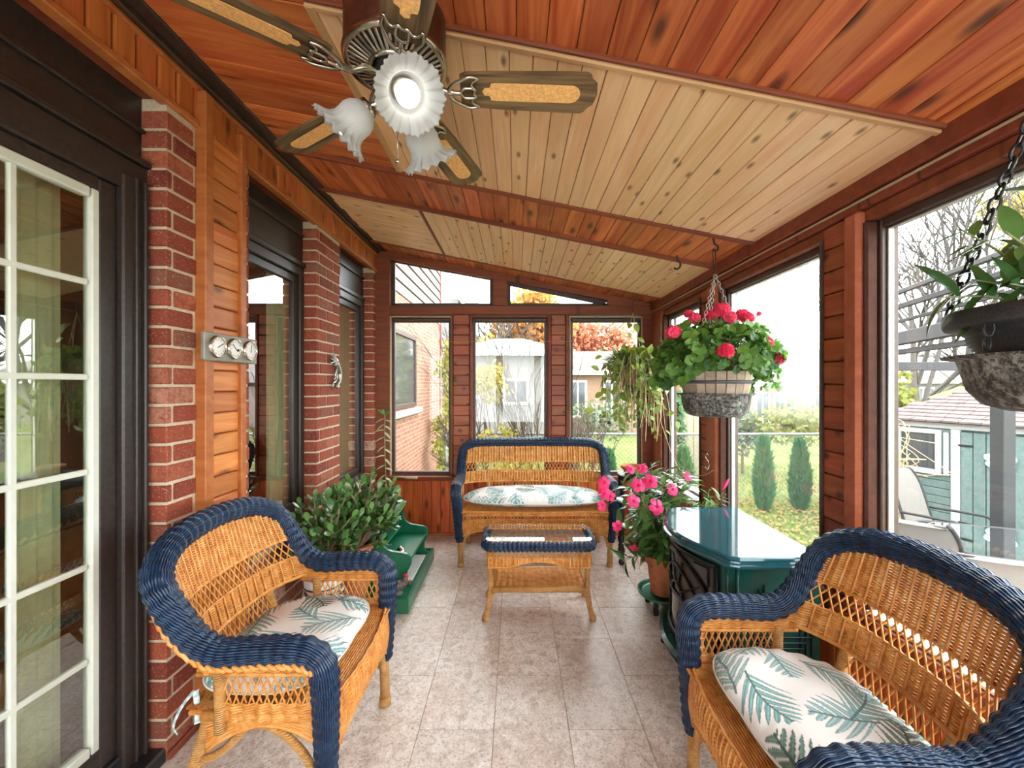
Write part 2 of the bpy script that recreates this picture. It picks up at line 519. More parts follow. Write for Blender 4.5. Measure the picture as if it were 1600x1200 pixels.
# floor: 12 x 24 inch tiles in half bond, long side along the room
floor = MB().box(-1.32, 1.40, YB, YF + .1, -.12, -.006).build('floor', M['grout'], kind='structure')
tw, tl = .3048, .6096
for c in range(-5, 5):
    x0 = -.0894 + c * tw
    off = .175 if c % 2 == 0 else .469
    for r in range(-4, 7):
        a, b = max(x0, -1.31), min(x0 + tw, XR)
        y0, y1 = max(YB, r * tl + off), min(YF, r * tl + off + tl)
        if b - a < .03 or y1 - y0 < .03: continue
        plank(floor, ((a + b) / 2, (y0 + y1) / 2, -.004), y1 - y0 - .0016, b - a - .0016, .008, (0, 1, 0), (-1, 0, 0), M['floor'], .0012, 'tile')

# ceiling
ceil_o = MB().prism_axis([(-1.45, zc(-1.45) + .025), (1.45, zc(1.45) + .025), (1.45, zc(1.45) + .14), (-1.45, zc(-1.45) + .14)], YB, YF + .25, 1).build('ceiling', M['trim_wood'], kind='structure')
def ceil_y(x0, x1, y0, y1, w, mat, drop=0.0):
    n = int(round((x1 - x0) / w)); w = (x1 - x0) / n
    for i in range(n):
        x = x0 + (i + .5) * w
        c = np.array((x, (y0 + y1) / 2, zc(x))) + UPN * (.009 - drop + random.uniform(-.0012, .0012))
        plank(ceil_o, c, y1 - y0 - .002, w / SL[0] - .0022, .018, (0, 1, 0), tuple(-SL), mat, .0024)
def ceil_x(x0, x1, y0, y1, w, mat, drop=0.0):
    n = int(round((y1 - y0) / w)); w = (y1 - y0) / n
    for i in range(n):
        y = y0 + (i + .5) * w; x = (x0 + x1) / 2
        c = np.array((x, y, zc(x))) + UPN * (.009 - drop + random.uniform(-.0012, .0012))
        plank(ceil_o, c, (x1 - x0) / SL[0] - .002, w - .0022, .018, tuple(SL), (0, 1, 0), mat, .0024)
D = .012
ceil_y(-.605, 1.30, .30, 1.216, .086, M['red_wood'])
ceil_y(-.605, 1.30, YB, .30, .172, M['red_wood'])
ceil_x(-1.30, -.605, .30, 2.176, .086, M['red_wood'])
ceil_x(-1.30, -.605, YB, .30, .172, M['red_wood'])
ceil_y(-.605, 1.30, 1.216, 2.176, .0745, M['pale_wood'], D)
ceil_y(-1.30, 1.30, 2.176, 2.635, .084, M['red_wood'])
ceil_y(-.61, 1.30, 2.635, 3.58, .0745, M['pale_wood'], D)
ceil_x(-1.30, -.61, 2.635, 3.58, .0745, M['pale_wood'], D)
ceil_y(-1.30, 1.30, 3.58, 3.90, .084, M['red_wood'])
def strip_x(x0, x1, y, w, mat, d=.022):
    c = np.array(((x0 + x1) / 2, y, zc((x0 + x1) / 2))) + UPN * (-d / 2 + .004)
    plank(ceil_o, c, (x1 - x0) / SL[0], w, d, tuple(SL), (0, 1, 0), mat, .004, 'trim_strip')
def strip_y(x, y0, y1, w, mat, d=.024):
    c = np.array((x, (y0 + y1) / 2, zc(x))) + UPN * (-d / 2 + .004)
    plank(ceil_o, c, y1 - y0, w, d, (0, 1, 0), tuple(-SL), mat, .004, 'trim_strip')
strip_x(-.62, 1.27, 1.226, .022, M['pale_trim']); strip_x(-.62, 1.27, 1.207, .014, M['trim_wood'], .016)
strip_x(-1.25, 1.27, 2.182, .030, M['trim_wood'], .028)
strip_x(-1.25, 1.27, 2.632, .026, M['trim_wood'], .026)
strip_x(-1.25, 1.27, 3.58, .024, M['trim_wood'], .026)
strip_y(-.605, 1.216, 2.17, .03, M['pale_trim']); strip_y(-.61, 2.645, 3.57, .022, M['trim_wood'])

# ---- far wall
wb = MB()
wb.box(-1.42, 1.45, YF + .03, YF + .10, -.1, .505)
wb.build('wall_back', M['trim_wood'], kind='structure')
wall_back = bpy.data.objects['wall_back']
n = 30; w = (XR - XL) / n
for i in range(n):
    plank(wall_back, (XL + (i + .5) * w, YF + .02 + random.uniform(-.001, .001), .262), .515, w - .003, .02, (0, 0, 1), (1, 0, 0), M['wainscot'], .003)
def bk(x0, x1, z0, z1, y0=YF - .02, y1=YF + .10, mat='trim_wood', name='trim_board', b=.005):
    v = MB().box(x0, x1, y0, y1, z0, z1, b); return v.build(name, M[mat], wall_back)
bk(XL - .04, -1.17, .0, 2.64, YF - .01)                        # corner post
bk(-1.17, 1.30, 2.05, 2.132, YF - .015, name='rail')            # rail under the transoms
bk(-.213, -.078, 2.132, 2.42, YF - .008, name='post')
bk(-1.17, 1.28, .515, .55, YF - .035, YF + .06, name='sill')
bk(-1.17, 1.27, .0, .022, YF - .012, YF + .05, 'orange_trim', 'baseboard')
bk(-.600, -.585, .55, 2.05, YF - .012); bk(-.43, -.405, .55, 2.05, YF - .012)
bk(.30, .328, .55, 2.05, YF - .012); bk(.465, .495, .55, 2.05, YF - .012); bk(1.175, 1.30, .0, 2.06, YF - .012, name='post')
for (x0, x1) in ((-.585, -.43), (.328, .465)):                  # horizontal slats of the two piers
    MB().box(x0, x1, YF + .025, YF + .09, .55, 2.05).build('backing', M['trim_wood'], wall_back)
    k = 16; h = 1.50 / k
    for i in range(k):
        plank(wall_back, ((x0 + x1) / 2, YF + .012 + random.uniform(-.001, .001), .55 + (i + .5) * h), x1 - x0 - .004, h - .004, .022, (1, 0, 0), (0, 0, 1), M['slat_wood'], .004)
# gable fill and top frame above the transoms
g = MB()
g.prism_axis([(-1.30, zc(-1.30)), (-1.30, zc(-1.30) - .075), (.93, zc(.93) - .045), (1.28, zc(1.28) - .02), (1.28, zc(1.28))], YF - .012, YF + .1, 1)
g.prism_axis([(.86, 2.13), (1.28, 2.13), (1.28, zc(1.28)), (.86, zc(.86))], YF - .004, YF + .1, 1)
g.build('top_frame', M['trim_wood'], wall_back)

def win_back(nm, x0, x1, z0, z1, shade):
    s = struct(nm)
    f = MB()
    for (a, b, c, d) in ((x0 - .028, x0, z0 - .03, z1 + .035), (x1, x1 + .028, z0 - .03, z1 + .035), (x0, x1, z0 - .03, z0), (x0, x1, z1, z1 + .035)):
        f.box(a, b, YF + .03, YF + .075, c, d, .004)
    f.build('sash', M['bronze'], s)
    e = MB()
    for (a, b, c, d) in ((x0 - .036, x0 - .026, z0 - .035, z1 + .05), (x1 + .026, x1 + .036, z0 - .035, z1 + .05), (x0 - .026, x1 + .026, z1 + .04, z1 + .05)):
        e.box(a, b, YF - .005, YF + .07, c, d, .002)
    e.build('tan_stop', M['tan_frame'] if shade else M['trim_wood'], s)
    if True:
        MB().box(x0 - .02, x1 + .02, YF + .008, YF + .03, z1 + .002, z1 + .036, .008).build('screen_cassette', M['bronze'], s)
    MB().box(x0, x1, YF + .05, YF + .056, z0, z1, .0005).build('pane', M['glass'], s)
    return s
w1 = win_back('window_1', -1.137, -.630, .585, 1.985, True)
win_back('window_2', -.378, .268, .585, 1.985, False)
w3 = win_back('window_3', .535, 1.145, .585, 1.985, True)
# crank handle of the first window
MB().tubes(catmull([(-1.10, YF - .02, .545), (-1.06, YF - .05, .553), (-1.0, YF - .07, .548)], 5), .008, 6).tubes([(-1.0, YF - .07, .548), (-.90, YF - .07, .546)], .013, 8).build('crank_handle', M['tan_frame'], w1, True)
MB().tubes([(-.62, YF - .015, 1.80), (.52, YF - .015, 1.80)], .0018, 5).build('cord', M['tan_frame'], w3)
def transom(nm, poly, fw=.03):
    s = struct(nm)
    P = np.array(poly, float); c = P.mean(0)
    f = MB(); n_ = len(P)
    for i in range(n_):
        a, b = P[i], P[(i + 1) % n_]
        f.bar((a[0], YF + .05, a[1]), (b[0], YF + .05, b[1]), .04, .022, (0, 1, 0))
    f.build('sash', M['bronze'], s)
    MB().prism_axis([tuple(p) for p in P], YF + .05, YF + .055, 1).build('pane', M['glass'], s)
transom('window_4', [(-1.155, 2.145), (-.225, 2.145), (-.225, 2.405), (-1.155, 2.572)])
transom('window_5', [(-.068, 2.145), (.845, 2.145), (.845, 2.165), (-.068, 2.352)])

# ---- right wall: posts, sills, header and the panes
wr = MB().box(XR + .03, XR + .13, YB, YF + .05, -.1, .55).build('wall_right', M['trim_wood'], kind='structure')
n = 44; w = (YF - 0.0) / n
for i in range(n):
    plank(wr, (XR + .02 + random.uniform(-.001, .001), (i + .5) * w, .27), .54, w - .003, .02, (0, 0, 1), (0, 1, 0), M['wainscot'], .003)
def rb(y0, y1, z0, z1, x0, x1, mat='trim_wood', name='trim_board', b=.005):
    return MB().box(x0, x1, y0, y1, z0, z1, b).build(name, M[mat], wr)
rb(YB, YF, 2.085, 2.165, XR - .025, XR + .16, name='top_plate'); rb(YB, YF, 2.045, 2.085, XR - .005, XR + .16, name='header'); rb(YB, YF, 2.0, 2.045, XR + .015, XR + .14, name='header')
rb(YB, YF, 2.070, 2.078, XR - .012, XR, 'tan_frame', 'cover_strip', .002)
rb(YB, YF, .54, .575, XR - .03, XR + .12, name='sill')
rb(0, YF, 0, .025, XR - .004, XR + .02, 'trim_wood', 'baseboard')
PX = 1.352                                                     # the glass plane
posts = [(1.532, 1.742, 1.606), (2.62, 2.886, 2.76), (.33, .54, .40), (-.75, -.54, -.68)]
for (y0, y1, ym) in posts:
    MB().box(XR + .03, XR + .13, y0 + .002, y1, .575, 2.0).build('post', M['trim_wood'], wr)
    MB().box(XR - .012, XR + .03, y0, ym, .575, 2.045, .012).build('post_board', M['post_board'], wr)
    k = 16; h = (2.045 - .575) / k
    for i in range(k):
        plank(wr, (XR + .02 + random.uniform(-.001, .001), (ym + y1 - .012) / 2, .575 + (i + .5) * h), y1 - .012 - ym, h - .004, .022, (0, 1, 0), (0, 0, 1), M['slat_wood'], .004)
    MB().box(XR - .002, XR + .06, y1 - .012, y1, .575, 2.0, .003).build('edge_strip', M['bronze'], wr)
MB().box(XR - .01, XR + .13, 3.62, YF + .02, .575, 2.05).build('post', M['trim_wood'], wr)
openings = [('window_6', 2.886, 3.62, 'glass'), ('window_7', 1.742, 2.62, 'foggy'), ('window_8', .54, 1.532, 'glass'), ('window_9', -.54, .33, 'glass'), ('window_10', YB, -.75, 'glass')]
for nm, y0, y1, gm in openings:
    s = struct(nm)
    f = MB()
    for (a, b, c, d) in ((y0, y0 + .028, .575, 2.0), (y1 - .028, y1, .575, 2.0), (y0 + .028, y1 - .028, .575, .605), (y0 + .028, y1 - .028, 1.97, 2.0)):
        f.box(PX - .03, PX + .035, a, b, c, d, .004)
    f.build('sash', M['bronze'], s)
    e = MB()
    for (a, b, c, d) in ((y1 - .036, y1 - .028, .605, 1.97), (y0 + .028, y0 + .036, .605, 1.97), (y0 + .03, y1 - .03, 1.962, 1.97)):
        e.box(PX - .012, PX + .01, a, b, c, d, .002)
    e.build('gasket', M['steel'], s)
    r_ = MB()
    for yj in ((y1 - .018, y1), ):
        r_.box(XR + .005, PX - .03, yj[0], yj[1], .575, 2.0, .008)
    r_.build('jamb', M['jamb'], s)
    MB().box(PX, PX + .005, y0 + .028, y1 - .028, .605, 1.97, .0005).build('pane', M[gm], s)
    MB().box(PX - .09, PX - .03, y0 + .03, y1 - .03, .577, .588, .002).build('track', M['white'], s)

# ---- end wall behind the camera: glazed like the far wall
we = MB().box(-1.42, 1.40, YB - .10, YB, -.1, .55).build('wall_front', M['trim_wood'], kind='structure')
for x0, x1 in ((-1.42, -1.15), (-.45, -.30), (.42, .57), (1.2, 1.40)):
    MB().box(x0, x1, YB - .10, YB, .55, 2.1).build('post', M['trim_wood'], we)
MB().prism_axis([(-1.42, 2.06), (1.40, 2.06), (1.40, zc(1.40)), (-1.42, zc(-1.42))], YB - .1, YB, 1).build('gable', M['trim_wood'], we)
s = struct('window_11')
for x0, x1 in ((-1.15, -.45), (-.30, .42), (.57, 1.2)):
    MB().box(x0, x1, YB - .05, YB - .045, .55, 2.06, .0005).build('pane', M['glass'], s)

# ---- left wall: brick piers of the house
wl = MB()
def pier(y0, y1, z0, z1): wl.box(-1.44, XL - .005, y0 + .006, y1 - .006, z0, z1, .001)
pier(1.548, 1.70, 0, 2.47); pier(1.955, 2.03, 0, 2.47); pier(2.717, 3.084, 0, 2.47); pier(3.79, 3.90, 0, 2.47)
pier(2.02, 2.73, 0, .53); pier(3.07, 3.80, 0, .53)
wl = wl.build('wall_left', M['mortar'], kind='structure')
CH, BH, BL = .0735, .0625, .198
def bricks(y0, y1, z0, z1, shift=0.0, minl=.014, single=False):
    nrow = int((z1 - z0) / CH + .5)
    for r in range(nrow):
        z = z0 + (r + .5) * CH
        if z + BH / 2 > z1 + .01: break
        start = y0 - (BL + .01) * 2 + ((BL + .01) / 2 if r % 2 else 0) + shift
        y = y0 if single else start
        while y < y1:
            a, b = max(y, y0), min(y + BL, y1)
            y += BL + .01
            if b - a < minl: continue
            plank(wl, (-1.3475 + random.uniform(-.0015, .0015), (a + b) / 2, z + random.uniform(-.001, .001)), b - a, BH, .095, (0, 1, 0), (0, 0, 1), M['brick'], .004, 'brick')
bricks(1.548, 1.695, .0, 2.44, .14); bricks(1.963, 2.03, 0, 2.44, 0, .03, True); bricks(2.717, 3.084, 0, 2.44, .05); bricks(3.79, 3.868, 0, 2.44, 0, .03, True)
bricks(2.04, 2.707, 0, .50); bricks(3.094, 3.78, 0, .50)
def lb(x0, x1, y0, y1, z0, z1, mat, name='trim_board', b=.004):
    return MB().box(x0, x1, y0, y1, z0, z1, b).build(name, M[mat], wl)
lb(-1.42, -1.285, 2.035, 2.712, .515, .55, 'mortar', 'sill'); lb(-1.42, -1.285, 3.09, 3.785, .515, .55, 'mortar', 'sill')
# wooden panel between the brick piers
lb(-1.44, -1.305, 1.697, 1.957, 0, 2.466, 'trim_wood', 'backing')
k = 27; h = 2.466 / k
for i in range(k):
    plank(wl, (-1.297 + random.uniform(-.001, .001), 1.826, (i + .5) * h), .22, h - .0045, .022, (0, 1, 0), (0, 0, 1), M['orange_wood'], .005)
lb(-1.31, -1.262, 1.693, 1.742, 0, 2.60, 'orange_trim', 'upright'); lb(-1.31, -1.268, 1.925, 1.962, 0, 2.56, 'orange_trim', 'upright')
# frieze of short boards and its trims under the dark beam
lb(-1.44, -1.315, YB, YF, 2.466, 2.66, 'trim_wood', 'backing')
n = 40; y = .50; w = (YF - y) / n
for i in range(n):
    plank(wl, (-1.307 + random.uniform(-.001, .001), y + (i + .5) * w, 2.54), .155, w - .006, .018, (0, 0, 1), (0, 1, 0), M['frieze'], .006)
lb(-1.33, -1.285, YB, YF, 2.445, 2.470, 'orange_trim', 'lower_trim'); lb(-1.32, -1.283, YB, YF, 2.600, 2.617, 'orange_trim', 'upper_trim', .003)
MB().box(-1.33, -1.262, YB, YF, 2.617, 2.650, .004).box(-1.33, -1.235, YB, YF, 2.648, 2.675, .004).build('beam', M['beam'], wl)
MB().box(-1.26, -1.205, YB, YF, 2.635, 2.66, .004).build('track', M['dark_frame'], wl)
# base trim
for y0, y1 in ((1.548, 2.03), (2.03, YF)):
    lb(-1.30, -1.285, y0, y1, 0, .03, 'trim_wood', 'baseboard')

# dim room behind the house windows
hs = MB()
hs.box(-2.9, -2.8, YB, 4.0, -.1, 2.7); hs.box(-2.9, -1.44, YB, 4.0, 2.55, 2.65); hs.box(-2.9, -1.44, YB, 4.0, -.1, .0); hs.box(-2.9, -1.44, 3.95, 4.0, 0, 2.6); hs.box(-2.9, -1.44, YB - .05, YB, 0, 2.6)
hs.build('wall_house', M['interior'], kind='structure')

def house_window(nm, y0, y1, z0, z1, zt, curtain_y):
    s = struct(nm)
    X = -1.40
    MB().box(X - .04, X + .005, y0 - .01, y1 + .01, zt + .03, 2.47, .003).build('head_panel', M['dark_frame'], s)
    MB().box(X - .04, X + .03, y0, y1, zt, zt + .035, .006).box(X - .04, X + .022, y0, y1, zt + .20, zt + .22, .004).build('head_rail', M['dark_frame'], s)
    f = MB()
    for a, b in ((y0, y0 + .055), (y1 - .055, y1)):
        f.box(X - .04, X + .02, a, b, z0, zt, .006)
    f.box(X - .04, X + .02, y0 + .055, y1 - .055, z0, z0 + .06, .006); f.box(X - .04, X + .02, y0 + .055, y1 - .055, zt - .06, zt, .006)
    f.build('casing', M['dark_frame'], s)
    f = MB(); i0, i1 = y0 + .055, y1 - .055
    for a, b in ((i0, i0 + .05), (i1 - .05, i1)):
        f.box(X - .03, X + .002, a, b, z0 + .06, zt - .06, .005)
    f.box(X - .03, X + .002, i0 + .05, i1 - .05, z0 + .06, z0 + .11, .005); f.box(X - .03, X + .002, i0 + .05, i1 - .05, zt - .11, zt - .06, .005)
    f.build('sash', M['dark_frame'], s)
    MB().box(X - .018, X - .013, i0 + .05, i1 - .05, z0 + .11, zt - .11, .0005).build('pane', M['house_glass'], s)
    return s
house_window('window_12', 2.03, 2.717, .55, 2.47, 2.155, 0)
house_window('window_13', 3.084, 3.79, .55, 2.47, 2.155, 0)

def curtain(nm, label, y0, y1, z0, z1, x, amp=.012, folds=4, mat='cream'):
    ys = np.linspace(y0, y1, folds * 10 + 1); ph = (ys - y0) / (y1 - y0) * folds * 2 * PI
    zs = np.linspace(z0, z1, 12)
    P = np.zeros((len(ys), 12, 3))
    P[:, :, 1] = ys[:, None]; P[:, :, 2] = zs[None]; P[:, :, 0] = x + amp * np.sin(ph)[:, None] * (1.1 - .3 * (zs[None] - z0) / (z1 - z0))
    m = MB().grid(P); Q = P.copy(); Q[:, :, 0] -= .003; m.grid(Q[::-1])
    t = thing(nm, label, 'curtain', (x, (y0 + y1) / 2, z0), 'cream curtains behind the house glass')
    m.build('drape', M[mat], t, True)
    MB().tubes([(x, y0 - .02, z1 + .01), (x, y1 + .02, z1 + .01)], .009, 8).build('rod', M['steel'], t, True)
curtain('curtain', 'cream curtain behind the taller house window next to the gauges', 2.44, 2.68, .62, 2.08, -1.462)
curtain('curtain', 'cream curtain behind the narrow house window beside the far corner', 3.20, 3.72, .62, 2.08, -1.462, folds=6)

# patio door with white grille
d = struct('door_1')
X = -1.40; Y1 = 1.552
MB().box(X - .04, X + .035, Y1 - .105, Y1, .02, 2.14, .006).box(X - .04, X + .05, Y1 - .035, Y1 - .02, .02, 2.14, .004).box(X - .04, X + .045, Y1 - .065, Y1 - .055, .02, 2.14, .003).build('jamb', M['dark_frame'], d)
MB().box(X - .04, X + .03, YB, Y1, 2.09, 2.20, .006).box(X - .04, X + .045, YB, Y1, 2.20, 2.225, .004).box(X - .04, X + .006, YB, Y1, 2.225, 2.47, .004).box(X - .04, X + .025, YB, Y1, 2.33, 2.345, .004).build('head', M['dark_frame'], d)
MB().box(X - .04, X + .10, YB, Y1, -.02, .05, .008).box(X - .04, X + .03, YB, Y1 - .1, .05, .11, .006).build('threshold', M['black'], d)
f = MB()
f.box(X - .03, X + .012, Y1 - .165, Y1 - .105, .11, 2.09, .005).box(X - .03, X + .012, YB, Y1 - .165, .11, .185, .005).box(X - .03, X + .012, YB, Y1 - .165, 2.045, 2.09, .005)
f.build('sash', M['dark_frame'], d)
gy1, gz0, gz1 = Y1 - .165, .185, 2.045
f = MB()
f.box(X - .02, X + .014, gy1 - .026, gy1, gz0, gz1, .004).box(X - .02, X + .016, -.8, gy1 - .032, gz1 - .032, gz1, .004).box(X - .02, X + .016, -.8, gy1 - .032, gz0, gz0 + .032, .004)
f.build('white_frame', M['white_frame'], d)
zs = np.linspace(gz0, gz1, 7)[1:-1]
for z in zs: MB().box(X - .012, X + .006, -.8, gy1 - .03, z - .0095, z + .0095, .003).build('muntin', M['white_frame'], d)
for yv in (1.155, .93, .70, .47, .2, -.1): MB().box(X - .0115, X + .0055, yv - .0095, yv + .0095, gz0 + .03, gz1 - .03, .003).build('muntin', M['white_frame'], d)
MB().box(X - .006, X - .001, -.8, gy1 - .02, gz0 + .02, gz1 - .02, .0005).build('pane', M['house_glass'], d)
MB().box(X - .04, X + .01, YB, -.8, .1, 2.09).build('blank_panel', M['dark_frame'], d)
t = thing('vertical_blind', 'brown vertical blind hanging behind the white grille door', 'blind', (-1.55, .7, .1))
MB().box(-1.57, -1.53, -.7, 1.40, 2.08, 2.12).build('head_rail', M['white'], t)
M['slat_brown'] = plain('blind_slat', (.17, .085, .045), .7, var=.25, scale=3)
M['slat_pale'] = plain('blind_slat_pale', (.36, .27, .18), .7, var=.1, scale=3)
for i in range(30):
    yy = -.6 + i * .055
    if yy > 1.19: break
    a = 1.0 + random.uniform(-.15, .15)
    pale = random.random() < .15
    o = MB().bar((0, 0, 0), (0, 0, 1.96), .075, .002, (math.cos(a), math.sin(a), 0)).build('slat', M['slat_pale' if pale else 'slat_brown'], t)
    o.matrix_basis = Matrix.Translation((-1.55, yy, .11))
curtain('curtain', 'cream curtain edge behind the white grille door', 1.235, 1.37, .12, 2.06, -1.50, folds=3)
# ------------------------------------------------------------------ wicker furniture
def weave(mb, S, u0f, u1f, vs, stake, r, amp, seg=3, k=4, twill=.6):
    """weft strands: one per v row, bobbing over stakes; S(u,v)->(points, normals)"""
    vs = np.asarray(vs); n = len(vs)
    a = np.array([u0f(v) for v in vs]); b = np.array([u1f(v) for v in vs])
    m = max(4, int(np.max(b - a) / stake * seg))
    t = np.linspace(0, 1, m)[None]
    U = a[:, None] + (b - a)[:, None] * t
    V = np.repeat(vs[:, None], m, 1)
    P, N = S(U, V)
    ph = 2 * PI * U / stake
    off = amp * ((1 - twill) * np.cos(ph) + twill * np.sin(ph / 2 * 2 * .5 + PI * np.arange(n)[:, None]))
    P = P + N * off[..., None]
    mb.tubes(P, r, k, ref=N, cap=False)

def stakes(mb, S, u0, u1, v0, v1f, sp, r, off=.0030, m=8):
    L, Nn = [], []
    for u in np.arange(u0, u1 + 1e-6, sp):
        v1 = v1f(u)
        if v1 - v0 < .02: continue
        vv = np.linspace(v0, v1, m)[None]
        P, N = S(np.full((1, m), u), vv); L.append(P[0] + N[0] * off); Nn.append(np.broadcast_to(N, P.shape)[0])
    if L: mb.tubes(np.array(L), r, 5, ref=np.array(Nn), cap=False)

def lattice(mb, S, u0, u1, v0, v1, pitch, slant, r, k=4, m=7):
    L = []
    for s in (1, -1):
        for st in np.arange(u0 - slant, u1 + slant, pitch):
            ua, ub = (st, st + slant) if s > 0 else (st + slant, st)
            t = np.linspace(0, 1, 60)
            u = ua + (ub - ua) * t
            ok = (u >= u0) & (u <= u1)
            if ok.sum() < 8: continue
            t0, t1 = t[ok][0], t[ok][-1]
            tt = np.linspace(t0, t1, m)
            P, N = S((ua + (ub - ua) * tt)[None], (v0 + (v1 - v0) * tt)[None])
            L.append((P[0] + N[0] * s * r * .8, N[0]))
    if L:
        mb.tubes(np.array([p for p, _ in L]), r, k, ref=np.array([q for _, q in L]), cap=False)

def make_settee(name, label, dW, fine):
    """wicker armchair (dW=0) or two seater; local frame: x sideways, y to the front, z up"""
    t = thing(name, label, 'chair' if dW == 0 else 'loveseat')
    W = .30 + dW
    pit = .0080 if fine else .0115
    stake = .041 if fine else .047
    seg = 6 if fine else 4
    kk = 4 if fine else 3
    # --- the blue rim: from one front leg over arm, back arch, arm, to the other leg
    half = [(.283, .268, .19), (.292, .272, .34), (.305, .275, .50), (.312, .268, .566), (.314, .235, .602), (.315, .17, .612), (.315, .06, .608), (.317, -.03, .606), (.321, -.095, .64), (.325, -.155, .715), (.318, -.215, .805)]
    if dW == 0: half += [(.268, -.25, .858), (.18, -.272, .890), (.07, -.282, .903)]
    else: half += [(.275, -.245, .858), (.19, -.262, .880), (.05, -.272, .884)]
    R = [(x + dW, y, z) for x, y, z in half]
    mid = [(0, -.285, .905)] if dW == 0 else [(0.17, -.274, .885), (0, -.275, .885), (-.17, -.274, .885)]
    ctrl = R + mid + [(-x, y, z) for x, y, z in R[::-1]]
    path, L = resample(catmull(ctrl, 12), int((2.25 + 2 * dW) / (.0048 if fine else .0085)))
    m = len(path)
    s = np.linspace(0, L, m)
    y, x, z = path[:, 1], path[:, 0], path[:, 2]
    bl = np.clip((-.05 - y) / .2, 0, 1); bl = bl * bl * (3 - 2 * bl)
    out = unit(np.stack((np.sign(x) * (1 - bl) * np.minimum(1, np.abs(x) / .2), -bl - 1e-3, 0 * x), 1))
    rad = .038 - .010 * np.clip((.52 - z) / .33, 0, 1)
    rad = np.where(np.minimum(s, L - s) < .02, rad * (.75 + .25 * np.minimum(s, L - s) / .02), rad)
    T = unit(np.gradient(path, axis=0)); Nf = unit(out - (out * T).sum(1, keepdims=True) * T); Bf = np.cross(T, Nf)
    na = 34 if fine else 22
    ang = np.arange(na) * 2 * PI / na
    rib = .034 if fine else .032
    off = .0024 * np.cos(2 * PI * s / rib)[None] + .0006 * np.cos(PI * np.arange(na)[:, None] + PI * s[None] / rib)
    P = path[None] + (rad[None] + off)[..., None] * (np.cos(ang)[:, None, None] * Nf[None] + np.sin(ang)[:, None, None] * Bf[None])
    nrm = np.cos(ang)[:, None, None] * Nf[None] + np.sin(ang)[:, None, None] * Bf[None]
    mb = MB().tubes(P, (.0040 if fine else .0055), kk, ref=nrm, cap=False)
    mb.tubes(path[None], rad[None] * .95, 12)                   # the core under the strands
    mb.build('woven_rim', M['blue'], t, True)
    # braided tan edge under the outside of the rim
    mb = MB()
    i0 = np.where(s > .40)[0][0]; sl = slice(i0, m - i0, 2)
    for ph in (0, PI):
        w_ = 2 * PI * s[sl] / .05 + ph
        zz = np.array((0, 0, 1.0))
        c = path[sl] + out[sl] * (rad[sl] * .80)[:, None] - zz * (rad[sl] * .70 * (1 - .5 * bl[sl]))[:, None]
        mb.tubes((c + .007 * np.cos(w_)[:, None] * out[sl] + .007 * np.sin(w_)[:, None] * zz)[None], .0075, 5)
    mb.build('braided_edge', M['wicker'], t, True)
    # --- back shell
    def yb(x, z):
        q = np.abs(x) / (W + .02)
        return -.155 - .27 * (z - .45) + .11 * q ** 3 * np.clip((.98 - z) / .36, 0, 1) * (1 if dW == 0 else np.clip((q - .4) / .6, 0, 1))
    def Sb(u, v):
        P = np.stack((u, yb(u, v), v), -1)
        dy = (yb(u + .002, v) - yb(u - .002, v)) / .004
        return P, unit(np.stack((-dy, np.ones_like(u), np.full_like(u, .27)), -1))
    up = path[m // 2:]                                          # one half of the rim, for the width at each height
    keep = (up[:, 2] > .615) & (up[:, 1] < -.02)
    zz_, xx_ = up[keep][:, 2], np.abs(up[keep][:, 0])
    o_ = np.argsort(zz_)
    def lim(z): return max(.04, float(np.interp(z, zz_[o_], xx_[o_])) - .012) if z > .62 else W + .005
    top = .905 if dW == 0 else .875
    mb = MB(); weave(mb, Sb, lambda v: -lim(v), lim, np.arange(.715, top, pit), stake, pit * .54, .0048, seg, kk, .12)
    vz_ = np.linspace(.70, top, 60); lz_ = np.array([lim(v) for v in vz_])
    stakes(mb, Sb, -lim(.72) + .01, lim(.72) - .01, .712, lambda u: float(vz_[lz_ >= abs(u)].max(initial=.70)), .0205 if fine else .0235, .0040 if fine else .0062)
    mb.build('upper_weave', M['wicker'], t, True)
    mb = MB(); lattice(mb, Sb, -lim(.68), lim(.68), .640, .720, .026 if fine else .030, .042, .0030)
    for v in (.640, .717):
        a = np.linspace(-lim(v), lim(v), 40); P, N = Sb(a[None], np.full((1, 40), v)); mb.tubes(P + N * .003, .0042, 5)
    mb.build('back_lattice', M['wicker'], t, True)
    mb = MB(); weave(mb, Sb, lambda v: -lim(v), lim, np.arange(.560, .642, pit), stake, pit * .54, .0048, seg, kk, .12)
    stakes(mb, Sb, -W + .01, W - .01, .555, lambda u: .640, .0205 if fine else .0235, .0040 if fine else .0062)
    for v in (.555,):
        a = np.linspace(-lim(v), lim(v), 40); P, N = Sb(a[None], np.full((1, 40), v)); mb.tubes(P, .0085, 6)
    mb.build('middle_weave', M['wicker'], t, True)
    px = .155 if dW == 0 else .38
    mb = MB(); lattice(mb, Sb, -px, px, .425, .556, .026 if fine else .030, .055, .0030); mb.build('lower_lattice', M['wicker'], t, True)
    for sx in (-1, 1):
        p0 = np.array((sx * (px + .012), float(yb(px, .40)) - .002, .39)); p1 = np.array((sx * (px + .012), float(yb(px, .60)) - .012, .60))
        MB().tubes(np.linspace(p0, p1, 6)[None], .0185, 10).build('back_post', M['cane'], t, True)
    a = np.linspace(-W, W, 30)
